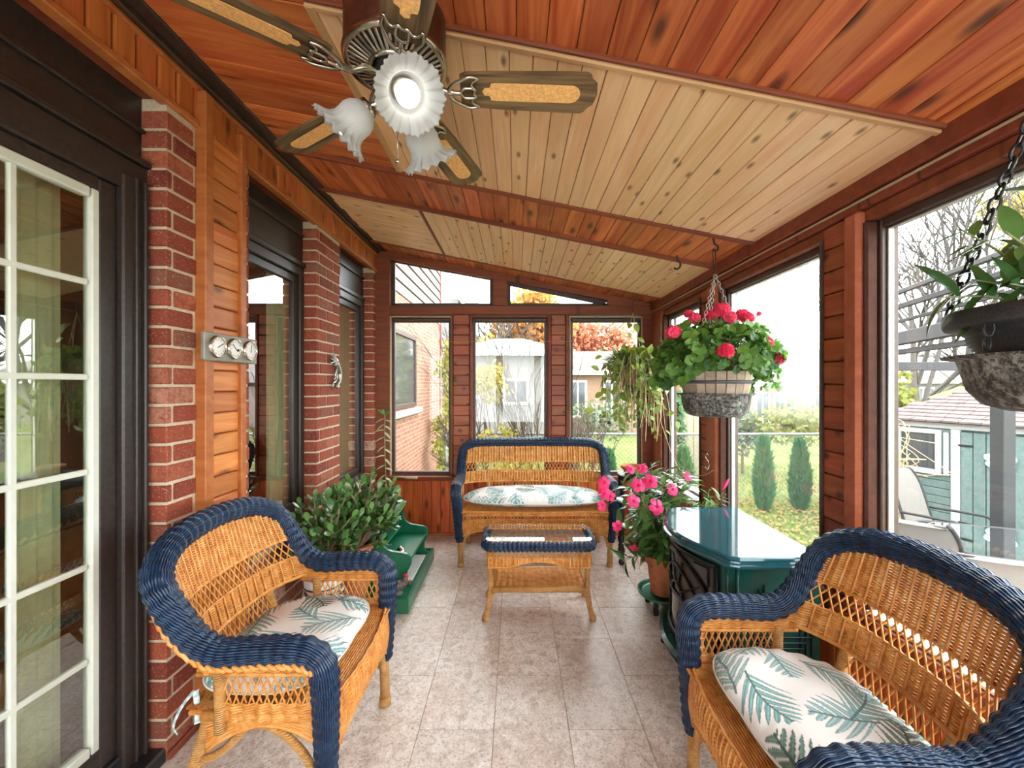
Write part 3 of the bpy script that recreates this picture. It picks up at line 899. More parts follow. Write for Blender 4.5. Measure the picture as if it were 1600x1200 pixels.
    # --- arms
    for sx in (-1, 1):
        def Sa(u, v, sx=sx):
            return np.stack((np.full_like(u, sx * (W + .004)), u, v), -1), np.broadcast_to(np.array((sx * 1., 0, 0)), u.shape + (3,))
        mb = MB()
        weave(mb, Sa, lambda v: -.11 if v > .52 else -.02, lambda v: .262, np.arange(.535, .60, pit), stake, pit * .54, .0048, seg, kk, .12)
        weave(mb, Sa, lambda v: -.035, lambda v: .262, np.arange(.395, .445, pit), stake, pit * .54, .0048, seg, kk, .12)
        weave(mb, Sa, lambda v: .222, lambda v: .265, np.arange(.44, .54, pit), stake, pit * .55, .0022, seg, kk)
        mb.tubes([(sx * (W + .004), -.11, .532), (sx * (W + .004), .262, .532)], .0065, 6)
        mb.build('arm_weave', M['wicker'], t, True)
        mb = MB(); lattice(mb, Sa, -.03, .225, .442, .535, .023, .040, .0030); mb.build('arm_lattice', M['wicker'], t, True)
        MB().tubes([(sx * (W + .004), -.04, .36), (sx * (W + .004), -.04, .45), (sx * (W + .004), -.043, .545)], .0165, 10).build('arm_post', M['cane'], t, True)
        # side apron with its curved lower edge
        def Ss(u, v, sx=sx):
            q = (u - .09) / .19
            zl = .285 + .085 * (1 - q * q)
            return np.stack((np.full_like(u, sx * (W - .008)), u, zl + (.405 - zl) * v), -1), np.broadcast_to(np.array((sx * 1., 0, 0)), u.shape + (3,))
        mb = MB(); weave(mb, Ss, lambda v: -.09, lambda v: .265, np.linspace(.1, 1, 12), stake, .0046, .002, seg, kk)
        u = np.linspace(-.09, .265, 20); P, N = Ss(u[None], np.zeros((1, 20))); mb.tubes(P, .007, 6)
        mb.tubes([(sx * (W - .008), -.10, .40), (sx * (W - .008), .265, .40)], .016, 8)
        mb.build('side_apron', M['wicker'], t, True)
        # legs, feet and braces
        lg = MB().tubes([(sx * (W - .022), .262, .42), (sx * (W - .022), .266, .2), (sx * (W - .026), .272, .012)], .021, 10)
        lg.tubes([(sx * (W - .026), .272, .0), (sx * (W - .026), .272, .03)], .0255, 10)
        lg.build('leg', M['cane'], t, True)
        lg = MB().tubes(catmull([(sx * (W - .035), -.09, .42), (sx * (W - .034), -.13, .27), (sx * (W - .03), -.22, .012)], 4), .020, 10)
        lg.tubes([(sx * (W - .03), -.222, .0), (sx * (W - .03), -.218, .03)], .0245, 10)
        lg.build('leg', M['cane'], t, True)
        for bp in ([(sx * (W - .022), .25, .16), (sx * (W - .02), .20, .27), (sx * (W - .02), .12, .345), (sx * (W - .02), .04, .375)], [(sx * (W - .03), -.15, .23), (sx * (W - .022), -.06, .275), (sx * (W - .02), .0, .33), (sx * (W - .02), .04, .375)]):
            MB().tubes(catmull(bp, 6), .0125, 8).build('brace', M['cane'], t, True)
        if 0: MB().tubes(catmull([(sx * (W - .022), .25, .16), (sx * (W - .02), .20, .27), (sx * (W - .02), .12, .345), (sx * (W - .02), .04, .375)], 6), .0125, 8).tubes(catmull([(sx * (W - .03), -.15, .23), (sx * (W - .022), -.06, .275), (sx * (W - .02), .0, .33), (sx * (W - .02), .04, .375)], 6), .0125, 8).build('brace', M['cane'], t, True)
        MB().tubes(catmull([(sx * (W - .04), .268, .15), (sx * (W - .07), .272, .24), (sx * (W - .15), .280, .305)], 6), .0115, 8).build('brace', M['cane'], t, True)
    # --- front apron
    def Sf(u, v):
        q = u / (W - .02)
        zl = .215 + .10 * (1 - q ** 2) ** .8 if dW == 0 else .215 + .075 * np.clip(1 - np.abs(q) ** 6, 0, 1)
        return np.stack((u, .272 + .03 * (1 - q ** 2) + .012 * np.sin(PI * np.clip(v, 0, 1)), zl + (.425 - zl) * v), -1), unit(np.stack((.1 * q, np.ones_like(u), .2 * (v - .3)), -1))
    q_ = lambda v: np.clip(1 - (np.abs(v) / (W - .02)) ** 2, 0, 1)
    w0 = W - .022
    mb = MB()
    stakes(mb, Sf, -w0, w0, .02, lambda u: 1.0 if dW == 0 else .58, .0205, .0042)
    if dW == 0:
        weave(mb, Sf, lambda v: -w0, lambda v: w0, np.linspace(.02, 1.0, int(.16 / pit)), stake, pit * .62, .0026, seg, kk)
    else:
        weave(mb, Sf, lambda v: -w0, lambda v: w0, np.linspace(.02, .60, 11), stake, pit * .55, .0026, seg, kk)
        weave(mb, Sf, lambda v: -w0, lambda v: w0, np.linspace(.82, 1.0, 4), stake, pit * .55, .0026, seg, kk)
        lattice(mb, Sf, -w0, w0, .58, .84, .026, .03, .003)
    u = np.linspace(-w0, w0, 60); P, N = Sf(u[None], np.zeros((1, 60)))
    for ph in (0, PI):
        w_ = 2 * PI * u / .03 + ph
        mb.tubes(P + N * (.005 * np.cos(w_))[None, :, None] + np.array((0, 0, 1)) * (.005 * np.sin(w_))[None, :, None], .0058, 5)
    mb.build('front_apron', M['wicker'], t, True)
    # --- seat deck
    mb = MB()
    def Sd(u, v): return np.stack((u, v, np.full_like(u, .418)), -1), np.broadcast_to(np.array((0, 0, 1.)), u.shape + (3,))
    weave(mb, Sd, lambda v: -W + .01, lambda v: W - .01, np.arange(-.15, .30, .0085), .022, .0052, .0025, 3, kk, .4)
    mb.box(-W + .01, W - .01, -.15, .26, .395, .41, .004)
    mb.build('seat', M['wicker'], t, True)
    return t

def palm_print(Pn, seed, sx, sy, nf, cols, s0=.15, s1=.22):
    """colour of each point (n,2) for a printed palm frond pattern"""
    r = np.random.default_rng(seed)
    C = np.tile(np.array((.84, .83, .80)), (len(Pn), 1))
    cand = []
    for _ in range(1500):
        c = r.uniform((-sx, -sy), (sx, sy))
        if all(np.hypot(*(c - q)) > .112 for q in cand): cand.append(c)
        if len(cand) >= nf: break
    for c in cand:
        a = r.uniform(0, 2 * PI); Lf = r.uniform(s0, s1); cur = r.uniform(-2.2, 2.2)
        col = np.array(cols[r.integers(len(cols))])
        d = Pn - c
        t = d @ np.array((math.cos(a), math.sin(a))) + Lf / 2
        w = d @ np.array((-math.sin(a), math.cos(a))) - cur * (t - Lf / 2) ** 2
        tn = t / Lf
        aw = np.abs(w)
        wmax = .42 * Lf * np.sin(np.clip(tn * .9 + .1, 0, 1) * PI) ** .6
        pl = .031
        q = (t - aw * 1.05 - 3.0 * aw ** 2) / pl + np.where(w > 0, .5, 0)
        fr = np.abs(q - np.floor(q) - .5)
        base_t = t - aw * 1.05 - 3.0 * aw ** 2
        inside = (base_t > .0) & (base_t < Lf * .92) & (aw < wmax)
        lw = .37 * (1 - (aw / np.maximum(wmax, 1e-4)) ** 2)
        mleaf = inside & (fr < lw)
        shade = .75 + .5 * (np.floor(q * 7.3) % 3) / 2
        edge = mleaf & (fr > lw - .09)
        C[mleaf] = (col[None] * shade[mleaf, None])
        C[edge] = C[edge] * .55
        stem = (aw < .0028) & (tn > -.05) & (tn < .95)
        C[stem] = col * .45
    return np.clip(C, 0, 1)

def cushion(name, label, outline, z0, thick, mtx, seed, nf, cols, na=150, nr=46, group=None, lump=.006):
    """soft seat pad: outline f(angle)->radius in local plan; two shells joined at a seam"""
    a = np.linspace(0, 2 * PI, na, endpoint=False)
    R = np.array([outline(x) for x in a])
    rr = np.linspace(0, 1, nr)
    X = (rr[:, None] * R[None]) * np.cos(a); Y = (rr[:, None] * R[None]) * np.sin(a)
    prof = (1 - rr ** 2.6) ** .55
    lmp = lump * np.sin(X * 23 + seed) * np.cos(Y * 19 + seed * 2) * (1 - rr[:, None] ** 4)
    wr_ = .0035 * np.sin(a * 23 + seed)[None] * np.exp(-((rr - .86) / .1) ** 2)[:, None]
    Zt = z0 + thick * .38 + prof[:, None] * thick * .62 + lmp + wr_
    Zb = z0 + thick * .38 - prof[:, None] * thick * .38 + 0 * X
    V = []; Fs = []
    top = np.stack((X, Y, Zt), -1); bot = np.stack((X, Y, Zb), -1)
    mb = MB()
    i = np.arange(nr - 1)[:, None]; j = np.arange(na)[None]; j2 = (j + 1) % na
    Q = np.stack((i * na + j, (i + 1) * na + j, (i + 1) * na + j2, i * na + j2), -1).reshape(-1, 4)
    mb.add(top.reshape(-1, 3), Q); mb.add(bot.reshape(-1, 3), Q[:, ::-1].copy())
    me = mb.mesh(name, M['print'], True)
    sx, sy = np.abs(X).max(), np.abs(Y).max()
    P2 = np.concatenate((np.stack((X, Y), -1).reshape(-1, 2), np.stack((X, Y), -1).reshape(-1, 2) + .03))
    C = palm_print(P2, seed, sx, sy, nf, cols)
    at = me.color_attributes.new('print', 'FLOAT_COLOR', 'POINT')
    at.data.foreach_set('color', np.c_[C, np.ones(len(C))].astype(np.float32).ravel())
    t = thing(name, label, 'cushion', None, group)
    t.matrix_basis = mtx
    c = link('cover', me, t)
    ring = np.stack((R * 1.004 * np.cos(a), R * 1.004 * np.sin(a), np.full(na, z0 + thick * .38)), -1)
    mp = MB().tubes(ring[None], .0035, 5, closed=True)
    pm = mp.mesh('piping', M['print'], True)
    at = pm.color_attributes.new('print', 'FLOAT_COLOR', 'POINT')
    at.data.foreach_set('color', np.tile(np.array((.74, .74, .70, 1), np.float32), len(pm.vertices)))
    link('piping', pm, c)
    return t

def superell(ax, ay, p=3.2, front=1.0, back=1.0):
    def f(a):
        c, s_ = math.cos(a), math.sin(a)
        w = ax * (front if s_ > 0 else back)
        return (abs(c / ax) ** p + abs(s_ / ay) ** p) ** (-1 / p)
    return f

TEAL = [(.25, .45, .44), (.33, .53, .53), (.36, .50, .47), (.17, .27, .22), (.28, .50, .52)]
arm1 = make_settee('wicker_armchair', 'blue rimmed wicker armchair standing against the brick pier and house wall', 0.0, True)
arm1.location = (-.845, 1.55, 0); arm1.rotation_euler = (0, 0, -PI / 2)
arm1['group'] = 'blue rimmed wicker set'
def dup(root, label, loc, rz):
    r = root.copy(); COL.objects.link(r); r.location = loc; r.rotation_euler = (0, 0, rz); r['label'] = label
    for ch in list(root.children):
        c = ch.copy(); COL.objects.link(c); c.parent = r
        for g_ in list(ch.children):
            d_ = g_.copy(); COL.objects.link(d_); d_.parent = c
    return r
arm2 = dup(arm1, 'blue rimmed wicker armchair standing before the green stove and garden windows', (.885, 1.168, 0), PI / 2)
love = make_settee('wicker_loveseat', 'two seat wicker loveseat with blue rim under the far windows', .30, False)
love.location = (.15, 3.475, 0); love.rotation_euler = (0, 0, PI); love['group'] = 'blue rimmed wicker set'

def Mx(loc, rz, rx=0, ry=0): return Matrix.Translation(loc) @ Matrix.Rotation(rz, 4, 'Z') @ Matrix.Rotation(rx, 4, 'X') @ Matrix.Rotation(ry, 4, 'Y')
def trap(ax, ay, p, k):
    base = superell(ax, ay, p)
    def f(a):
        r = base(a); y = r * math.sin(a)
        return r * (1 + k * y / ay * abs(math.cos(a)))
    return f
cushion('seat_cushion', 'white palm print cushion on the wicker armchair by the brick pier', trap(.285, .225, 3.0, .06), 0, .085, Mx((-.825, 1.55, .428), -PI / 2, .03), 3, 15, TEAL, 380, 110, 'palm print seat cushions')
cushion('seat_cushion', 'white palm print cushion on the wicker armchair by the green stove', trap(.285, .225, 3.0, .06), 0, .10, Mx((.855, 1.168, .428), PI / 2, .05), 11, 15, TEAL, 420, 120, 'palm print seat cushions', .010)
cushion('seat_cushion', 'long white palm print pad on the far wicker loveseat', superell(.575, .235, 2.7), 0, .13, Mx((.15, 3.42, .428), PI, .02), 21, 26, TEAL, 260, 60, 'palm print seat cushions')
# loose ties of the first cushion hang through the gap of the arm
cu = bpy.data.objects['seat_cushion']
for pts in ([(.262, -.17, .03), (.285, -.19, .0), (.30, -.205, -.045), (.295, -.20, -.075)], [(.262, -.165, .03), (.275, -.15, -.01), (.29, -.14, -.05)]):
    P = catmull(pts, 6); mb = MB().tubes(P, .009, 6, flat=.3); me = mb.mesh('tie', M['print'], True)
    at = me.color_attributes.new('print', 'FLOAT_COLOR', 'POINT')
    k_ = np.array([(.30, .52, .52, 1) if (i // 9) % 2 else (.84, .83, .80, 1) for i in range(len(me.vertices))], np.float32); at.data.foreach_set('color', k_.ravel())
    link('tie', me, cu)
# --- coffee table
ct = thing('wicker_coffee_table', 'small wicker coffee table with blue rim and glass top before the loveseat', 'table', (.14, 2.615, 0))
cx, cy = .138, 2.615
ax, ay = .320, .155
def rrect(ax, ay, r, n=8):
    P = []
    for qx, qy, a0 in ((1, 1, 0), (-1, 1, PI / 2), (-1, -1, PI), (1, -1, 3 * PI / 2)):
        for a in np.linspace(a0, a0 + PI / 2, n): P.append((qx * (ax - r) + r * math.cos(a), qy * (ay - r) + r * math.sin(a)))
    return np.array(P)
pl = rrect(ax, ay, .05)
path, L = resample(np.r_[pl, pl[:1]], 260); path = path[:-1]
s = np.arange(len(path)) * L / len(path)
pth = np.c_[path + (cx, cy), np.full(len(path), .441)]
T = unit(np.roll(pth, -1, 0) - np.roll(pth, 1, 0)); Nf = np.cross(T, (0, 0, 1.)); Bf = np.tile((0, 0, 1.), (len(T), 1))
na = 24; ang = np.arange(na) * 2 * PI / na; nrib = int(L / .026)
off = .0045 * np.cos(2 * PI * s / L * nrib)[None]
P = pth[None] + (.0235 + off)[..., None] * (np.cos(ang)[:, None, None] * Nf[None] + np.sin(ang)[:, None, None] * Bf[None] * 1.05)
MB().tubes(P, .0045, 4, closed=True).tubes(pth[None], .022, 8, closed=True).build('woven_rim', M['blue'], ct, True)
mb = MB()
def St(u, v): return np.stack((u + cx, v + cy, np.full_like(u, .450)), -1), np.broadcast_to(np.array((0, 0, 1.)), u.shape + (3,))
weave(mb, St, lambda v: -ax + .02, lambda v: ax - .02, np.arange(-ay + .02, ay - .015, .009), .036, .0046, .0035, 5, 4, .12)
mb.box(cx - ax + .02, cx + ax - .02, cy - ay + .02, cy + ay - .02, .432, .443)
mb.build('top_weave', M['wicker'], ct, True)
mb = MB(); mb.prism([(cx + x, cy + y) for x, y in rrect(ax - .004, ay - .004, .03, 5)], .4695, .4755)
t_ = glass_mat('table_glass', (.93, .97, .95), 3.2)
mb.build('glass_top', t_, ct)
mb = MB()
for fy in (-1, 1):
    q = lambda u: 1 - (u / .31) ** 2
    def Sq(u, v, fy=fy):
        zl = .318 + .032 * np.clip(np.cos(u / .31 * PI * .9) + .1, 0, 1.1)
        return np.stack((u + cx, np.full_like(u, cy + fy * (ay - .008)) - fy * .01 * (v - 1), zl + (.372 - zl) * v), -1), np.broadcast_to(np.array((0, fy * 1., 0)), u.shape + (3,))
    weave(mb, Sq, lambda v: -.305, lambda v: .305, np.linspace(.05, 1, 7), .036, .0044, .004, 6, 4, .12)
    u = np.linspace(-.305, .305, 60); P, N = Sq(u[None], np.zeros((1, 60))); mb.tubes(P, .006, 6)
    def Sl(u, v, fy=fy): return np.stack((u + cx, np.full_like(u, cy + fy * (ay - .006)), v), -1), np.broadcast_to(np.array((0, fy * 1., 0)), u.shape + (3,))
    stakes(mb, Sq, -.30, .30, .05, lambda u: 1.0, .022, .005)
    lattice(mb, Sl, -.30, .30, .370, .405, .02, .018, .003)
for fx in (-1, 1):
    def Sq(u, v, fx=fx):
        zl = .318 + .03 * np.cos(np.clip(u / .14, -1, 1) * PI / 2)
        return np.stack((np.full_like(u, cx + fx * (ax - .012)), u + cy, zl + (.372 - zl) * v), -1), np.broadcast_to(np.array((fx * 1., 0, 0)), u.shape + (3,))
    weave(mb, Sq, lambda v: -.14, lambda v: .14, np.linspace(.05, 1, 7), .036, .0044, .004, 6, 4, .12)
    def Sl(u, v, fx=fx): return np.stack((np.full_like(u, cx + fx * (ax - .010)), u + cy, v), -1), np.broadcast_to(np.array((fx * 1., 0, 0)), u.shape + (3,))
    lattice(mb, Sl, -.14, .14, .370, .405, .02, .018, .003)
mb.build('apron', M['wicker'], ct, True)
mb = MB()
def Sh(u, v): return np.stack((u + cx, v + cy, np.full_like(u, .19)), -1), np.broadcast_to(np.array((0, 0, 1.)), u.shape + (3,))
weave(mb, Sh, lambda v: -.275, lambda v: .275, np.arange(-.125, .13, .009), .036, .0046, .0035, 5, 4, .12)
mb.box(cx - .275, cx + .275, cy - .125, cy + .125, .172, .184)
mb.build('shelf', M['wicker'], ct, True)
for sx in (-1, 1):
    for sy in (-1, 1):
        lg = MB().tubes(catmull([(cx + sx * .296, cy + sy * .130, .40), (cx + sx * .288, cy + sy * .128, .20), (cx + sx * .30, cy + sy * .133, .09), (cx + sx * .318, cy + sy * .142, .012)], 5), .0165, 10)
        lg.tubes([(cx + sx * .319, cy + sy * .143, 0), (cx + sx * .318, cy + sy * .142, .028)], .021, 10).build('leg', M['cane'], ct, True)
for sy in (-1, 1):
    MB().tubes([(cx - .285, cy + sy * .135, .18), (cx + .285, cy + sy * .135, .18)], .018, 8).build('rail', M['cane'], ct, True)
    for sx in (-1, 1):
        MB().tubes(catmull([(cx + sx * .292, cy + sy * .135, .125), (cx + sx * .27, cy + sy * .135, .158), (cx + sx * .235, cy + sy * .135, .168)], 5), .008, 6).build('brace', M['cane'], ct, True)
for sx in (-1, 1):
    MB().tubes([(cx + sx * .287, cy - .13, .18), (cx + sx * .287, cy + .13, .18)], .016, 8).build('rail', M['cane'], ct, True)
# ------------------------------------------------------------------ ceiling fan
FC = np.array((-.345, 1.197)); FZ = 2.255; FR = .585
fan = thing('ceiling_fan', 'five blade ceiling fan with cane inset oak blades and three frosted tulip lamps', 'fan', (FC[0], FC[1], 2.47))
fx, fy = FC
MB().lathe([(.02, 2.50), (.135, 2.49), (.142, 2.46), (.142, 2.345), (.136, 2.325), (.11, 2.318), (.02, 2.318)], 40, (fx, fy, 0)).build('motor_housing', M['bronze_dark'], fan, True)
MB().lathe([(.062, 2.30), (.062, 2.312), (.07, 2.316), (.078, 2.31), (.078, 2.298), (.07, 2.292), (.062, 2.30)], 40, (fx, fy, 0)).lathe([(.128, 2.318), (.128, 2.33), (.140, 2.334), (.147, 2.326), (.142, 2.314), (.128, 2.318)], 40, (fx, fy, 0)).build('trim_ring', M['chrome'], fan, True)
mb = MB()
for i in range(44):
    a = i * 2 * PI / 44; c, s_ = math.cos(a), math.sin(a)
    mb.bar((fx + c * .074, fy + s_ * .074, 2.302), (fx + c * .134, fy + s_ * .134, 2.322), .0085, .006, (0, 0, 1), .0015)
mb.build('vent_grille', M['chrome'], fan)
MB().lathe([(.01, 2.268), (.05, 2.268), (.058, 2.276), (.06, 2.31), (.12, 2.317)], 32, (fx, fy, 0)).build('flywheel', M['black'], fan, True)
for i in range(5):
    a = i * 2 * PI / 5 + .5
    MB().ball((fx + .045 * math.cos(a), fy + .045 * math.sin(a), 2.268), .006, 8, 5).build('screw', M['steel'], fan, True)
th0 = math.radians(2.7)
for k in range(5):
    a = th0 + k * 2 * PI / 5
    R_ = Matrix.Translation((fx, fy, FZ)) @ Matrix.Rotation(a, 4, 'Z') @ Matrix.Rotation(math.radians(-11), 4, 'X')
    # blade outline in local x (outwards), y
    out = [(.185, -.046), (.20, -.054), (.30, -.060), (.50, -.066), (.545, -.066), (.556, -.060), (.563, -.046), (.578, -.034), (.585, 0), (.578, .034), (.563, .046), (.556, .060), (.545, .066), (.50, .066), (.30, .060), (.20, .054), (.185, .046)]
    bl = MB().prism(out, -.004, .004).build('blade', M['blade'], fan)
    bl.matrix_basis = R_
    ins = [(.255, -.012), (.268, -.012), (.274, -.027), (.29, -.029)] + [(.505 + .029 * math.sin(q), -.029 * math.cos(q)) for q in np.linspace(0, PI, 9)] + [(.29, .029), (.274, .027), (.268, .012), (.255, .012), (.248, 0)]
    ci = MB().prism(ins, -.0055, .0055).build('cane_inset', M['caning'], fan); ci.matrix_basis = R_
    ir = MB()
    ir.tubes(catmull([(.055, 0, .018), (.09, .004, .012), (.12, -.004, -.004), (.150, 0, -.010), (.165, 0, -.010)], 6), .0085, 8)
    for sy in (-1, 1):
        ir.tubes(catmull([(.150, 0, -.010), (.162, sy * .022, -.012), (.185, sy * .038, -.012), (.212, sy * .050, -.011), (.238, sy * .046, -.010)], 6), np.linspace(.0075, .0035, 25), 6)
        ir.tubes(catmull([(.238, sy * .046, -.010), (.222, sy * .036, -.011), (.218, sy * .024, -.012), (.228, sy * .012, -.012)], 5), .004, 6)
        ir.tubes(catmull([(.185, 0, -.012), (.195, sy * .014, -.012), (.215, sy * .016, -.012), (.228, sy * .012, -.012), (.222, 0, -.012)], 5), .0045, 6)
    ir.tubes(catmull([(.150, 0, -.010), (.17, 0, -.012), (.185, 0, -.012)], 4), .006, 6)
    ir = ir.build('blade_iron', M['chrome'], fan, True); ir.matrix_basis = R_
MB().lathe([(.012, 2.27), (.034, 2.268), (.036, 2.235), (.048, 2.228), (.050, 2.205), (.040, 2.190), (.020, 2.180), (.008, 2.170), (.001, 2.168)], 28, (fx, fy, 0)).build('light_fitter', M['chrome'], fan, True)
M['bulb'] = NT('bulb'); tb = M['bulb']; tb.set((.95, .95, .93), .3)
tb.b.inputs['Emission Color'].default_value = (1, .97, .92, 1); tb.b.inputs['Emission Strength'].default_value = .9; M['bulb'] = tb.m
def shade_mat():
    t = NT('frosted_shade')
    t.set((.62, .62, .60), .45)
    tl = t.n('BsdfTranslucent'); tl.inputs[0].default_value = (.6, .6, .58, 1)
    mx = t.n('MixShader'); t.put(mx, 0, .4); t.put(mx, 1, t.b.outputs[0]); t.put(mx, 2, tl.outputs[0])
    t.t.links.new(mx.outputs[0], t.out.inputs[0]); return t.m
M['shade'] = shade_mat()
for az, dp in ((-62, 40), (62, 48), (178, 42)):
    a = math.radians(az); e = math.radians(dp)
    d3 = np.array((math.cos(a) * math.cos(e), math.sin(a) * math.cos(e), -math.sin(e)))
    base = np.array((fx, fy, 2.205)) + np.array((math.cos(a), math.sin(a), 0)) * .045
    hold = base + np.array((math.cos(a), math.sin(a), -.12)) * .035
    rot = Vector((0, 0, 1)).rotation_difference(Vector(d3)).to_matrix().to_4x4()
    mt = Matrix.Translation(hold) @ rot
    MB().tubes(catmull([base - np.array((math.cos(a), math.sin(a), 0)) * .02, base + (0, 0, .006), hold], 5), .009, 8).build('lamp_arm', M['chrome'], fan, True)
    sk = MB().lathe([(.006, -.008), (.026, -.006), (.030, .004), (.030, .026), (.027, .028)], 20).build('lamp_socket', M['chrome'], fan, True); sk.matrix_basis = mt
    def ruf(ang, R, Z):
        f = np.clip((Z - .070) / .06, 0, 1) ** 1.5
        return R * (1 + .030 * f ** .6 * np.cos(ang * 36)) + .003 * f * np.cos(ang * 9), Z + .007 * f * np.cos(ang * 18) + 0 * R
    prof = [(.026, .004), (.034, .012), (.046, .028), (.051, .046), (.050, .062), (.050, .076), (.056, .092), (.068, .106), (.084, .116), (.088, .118), (.084, .113), (.067, .103), (.053, .089), (.047, .074), (.047, .060), (.048, .046), (.043, .029), (.031, .014), (.024, .007)]
    sh = MB().lathe(prof, 180, mod=ruf).build('lamp_shade', M['shade'], fan, True); sh.matrix_basis = mt
    bb = MB().lathe([(.012, .020), (.014, .034), (.024, .052), (.031, .070), (.032, .084), (.027, .099), (.016, .109), (.001, .112)], 20).build('bulb', M['bulb'], fan, True); bb.matrix_basis = mt
mb = MB().tubes([(fx + .012, fy - .03, 2.19), (fx + .014, fy - .032, 2.03)], .0014, 5).ball((fx + .014, fy - .032, 2.025), .006, 8, 6)
mb.build('pull_chain', M['chrome'], fan, True)

# ------------------------------------------------------------------ gauges and the ornament on the house wall
ws = thing('weather_gauge', 'silver weather gauge with three round white dials on the orange boards', 'gauge', (-1.26, 1.835, 1.557))
MB().box(-1.264, -1.247, 1.665, 2.005, 1.498, 1.616, .004).build('case', M['gauge_grey'], ws)
for i, yy in enumerate((1.735, 1.840, 1.945)):
    dl = MB(); v0 = dl.n
    dl.lathe([(.001, .004), (.040, .004), (.042, .002), (.042, -.004)], 28); dl.V[-1] = dl.V[-1][:, [2, 0, 1]] * (1, 1, 1) + (-1.243, yy, 1.558)
    dl = dl.build('dial', M['dial'], ws, True)
    bz = MB(); bz.lathe([(.040, .002), (.040, .008), (.045, .008), (.047, -.004)], 28); bz.V[-1] = bz.V[-1][:, [2, 0, 1]] + (-1.243, yy, 1.558)
    bz.build('bezel', M['chrome'], dl, True)
    hd = MB()
    aa = (.5, 2.4, 1.4)[i]
    hd.bar((-1.2375, yy - .01 * math.cos(aa), 1.558 - .01 * math.sin(aa)), (-1.2375, yy + .029 * math.cos(aa), 1.558 + .029 * math.sin(aa)), .0035, .001, (1, 0, 0), .0003)
    for q in range(12):
        c_, s_ = math.cos(q * PI / 6), math.sin(q * PI / 6)
        hd.bar((-1.2383, yy + .030 * c_, 1.558 + .030 * s_), (-1.2383, yy + .036 * c_, 1.558 + .036 * s_), .002, .001, (1, 0, 0), .0003)
    hd.build('hand', M['black'], dl)
    if i == 1: MB().ball((-1.238, yy + .014, 1.552), .006, 8, 6).build('knob', M['black'], dl, True)
ko = thing('metal_wall_figure', 'pale metal dancing figure hung on the middle brick pier', 'ornament', (-1.295, 2.87, 1.50))
KX = -1.285
def kp(px, py):                                               # figure laid out on the pier face
    return (KX, 2.795 + (px - 270) / 390 * .33, 1.4 - ((530 + py / 10.9) - 601) / 650 * 2.89)
mb = MB()
mb.tubes(catmull([kp(470, 390), kp(520, 480), kp(550, 580), kp(540, 700), kp(505, 770), kp(500, 820), kp(545, 800)], 6), np.array(list(np.linspace(.022, .014, 24)) + list(np.linspace(.014, .005, 13))), 8)
mb.build('body', M['steel'], ko, True)
MB().ball(kp(490, 375), .024, 10, 8, (.5, 1, 1.2)).build('head', M['steel'], ko, True)
mb = MB()
for q in ((390, 260), (430, 235), (470, 240), (375, 410), (385, 330)):
    mb.tubes(catmull([kp(460, 370), kp((460 + q[0]) / 2 + 6, (370 + q[1]) / 2), kp(*q)], 5), .0042, 6)
mb.build('plume', M['steel'], ko, True)
MB().tubes(catmull([kp(520, 480), kp(485, 520), kp(500, 640), kp(470, 720), kp(430, 740), kp(415, 790), kp(435, 850)], 6), .007, 6).build('leg', M['steel'], ko, True)
MB().tubes(catmull([kp(510, 470), kp(470, 560), kp(465, 640), kp(440, 690)], 6), .006, 6).build('flute', M['steel'], ko, True)

# ------------------------------------------------------------------ green electric stove
st = thing('electric_stove', 'dark green enamel stove with bowed front and reflective top', 'stove', (1.0, 1.93, 0))
def outline(g=0.0, back=1.19):
    """plan outline: bowed front towards -x, ogee front corners; g grows it"""
    y0, y1, yc = 1.60, 2.26, 1.93
    front = [(.862, y1), (.825, y1 - .018), (.808, y1 - .050), (.80, y1 - .075), (.762, y1 - .15), (.735, y1 - .23), (.722, yc), (.735, y0 + .23), (.762, y0 + .15), (.80, y0 + .075), (.808, y0 + .050), (.825, y0 + .018), (.862, y0)]
    P = catmull(front, 4)
    P = np.r_[[(back, y1)], P, [(back, y0)]]
    c = np.array((.98, yc))
    out = []
    for x, y in P:
        d_ = np.array((x, y)) - c
        sx = 1 + g / .24 if x < .98 else 1 + g / .24 * 0
        out.append((c[0] + d_[0] * (sx if x < .98 else 1), c[1] + d_[1] * (1 + g / .33)))
    return out
mb = MB()
lay = [(0.0, .690), (.012, .694), (.016, .702), (.014, .708), (.006, .712), (.004, .718), (.008, .724), (.004, .731), (-.004, .734)]
mb.loft([np.c_[np.array(outline(g)), np.full(len(outline(g)), z)] for g, z in lay])
mb.F = [f[:, ::-1] if f.shape[1] == 4 else f[:, ::-1] for f in mb.F]
mb.build('top', M['stove_top'], st, False)
ob = outline(-.028)
mb = MB(); mb.prism(ob[::-1], .215, .692); mb.build('body', M['stove_green'], st)
# front surface helper on the bow
fo = np.array(outline(-.028)); fo = fo[1:-1]; fo = fo[np.argsort(fo[:, 1])]
def fxat(y): return np.interp(y, fo[:, 1], fo[:, 0])
def fp(y, z, d=.008): return (float(fxat(y)) - d, y, z)
mb = MB()
ys = np.linspace(1.70, 2.16, 18)
G = np.array([[fp(y, z, .004) for z in (.245, .66)] for y in ys]); mb.grid(G)
mb.build('fire_glass', M['stove_glass'], st, True)
def front_curve(pts, r, mb):
    mb.tubes(np.array([fp(y, z, .010) for y, z in catmull(pts, 8)]), r, 6)
mb = MB()
for z in (.245, .660): mb.tubes(np.array([fp(y, z, .010) for y in np.linspace(1.69, 2.17, 20)]), .011, 6)
for y in (1.69, 2.17): mb.tubes(np.array([fp(y, .24, .010), fp(y, .665, .010)]), .012, 6)
mb.build('door_frame', M['stove_black'], st, True)
mb = MB()
arc = [(1.93 + .225 * math.cos(q), .430 + .20 * math.sin(q)) for q in np.linspace(0, PI, 9)]
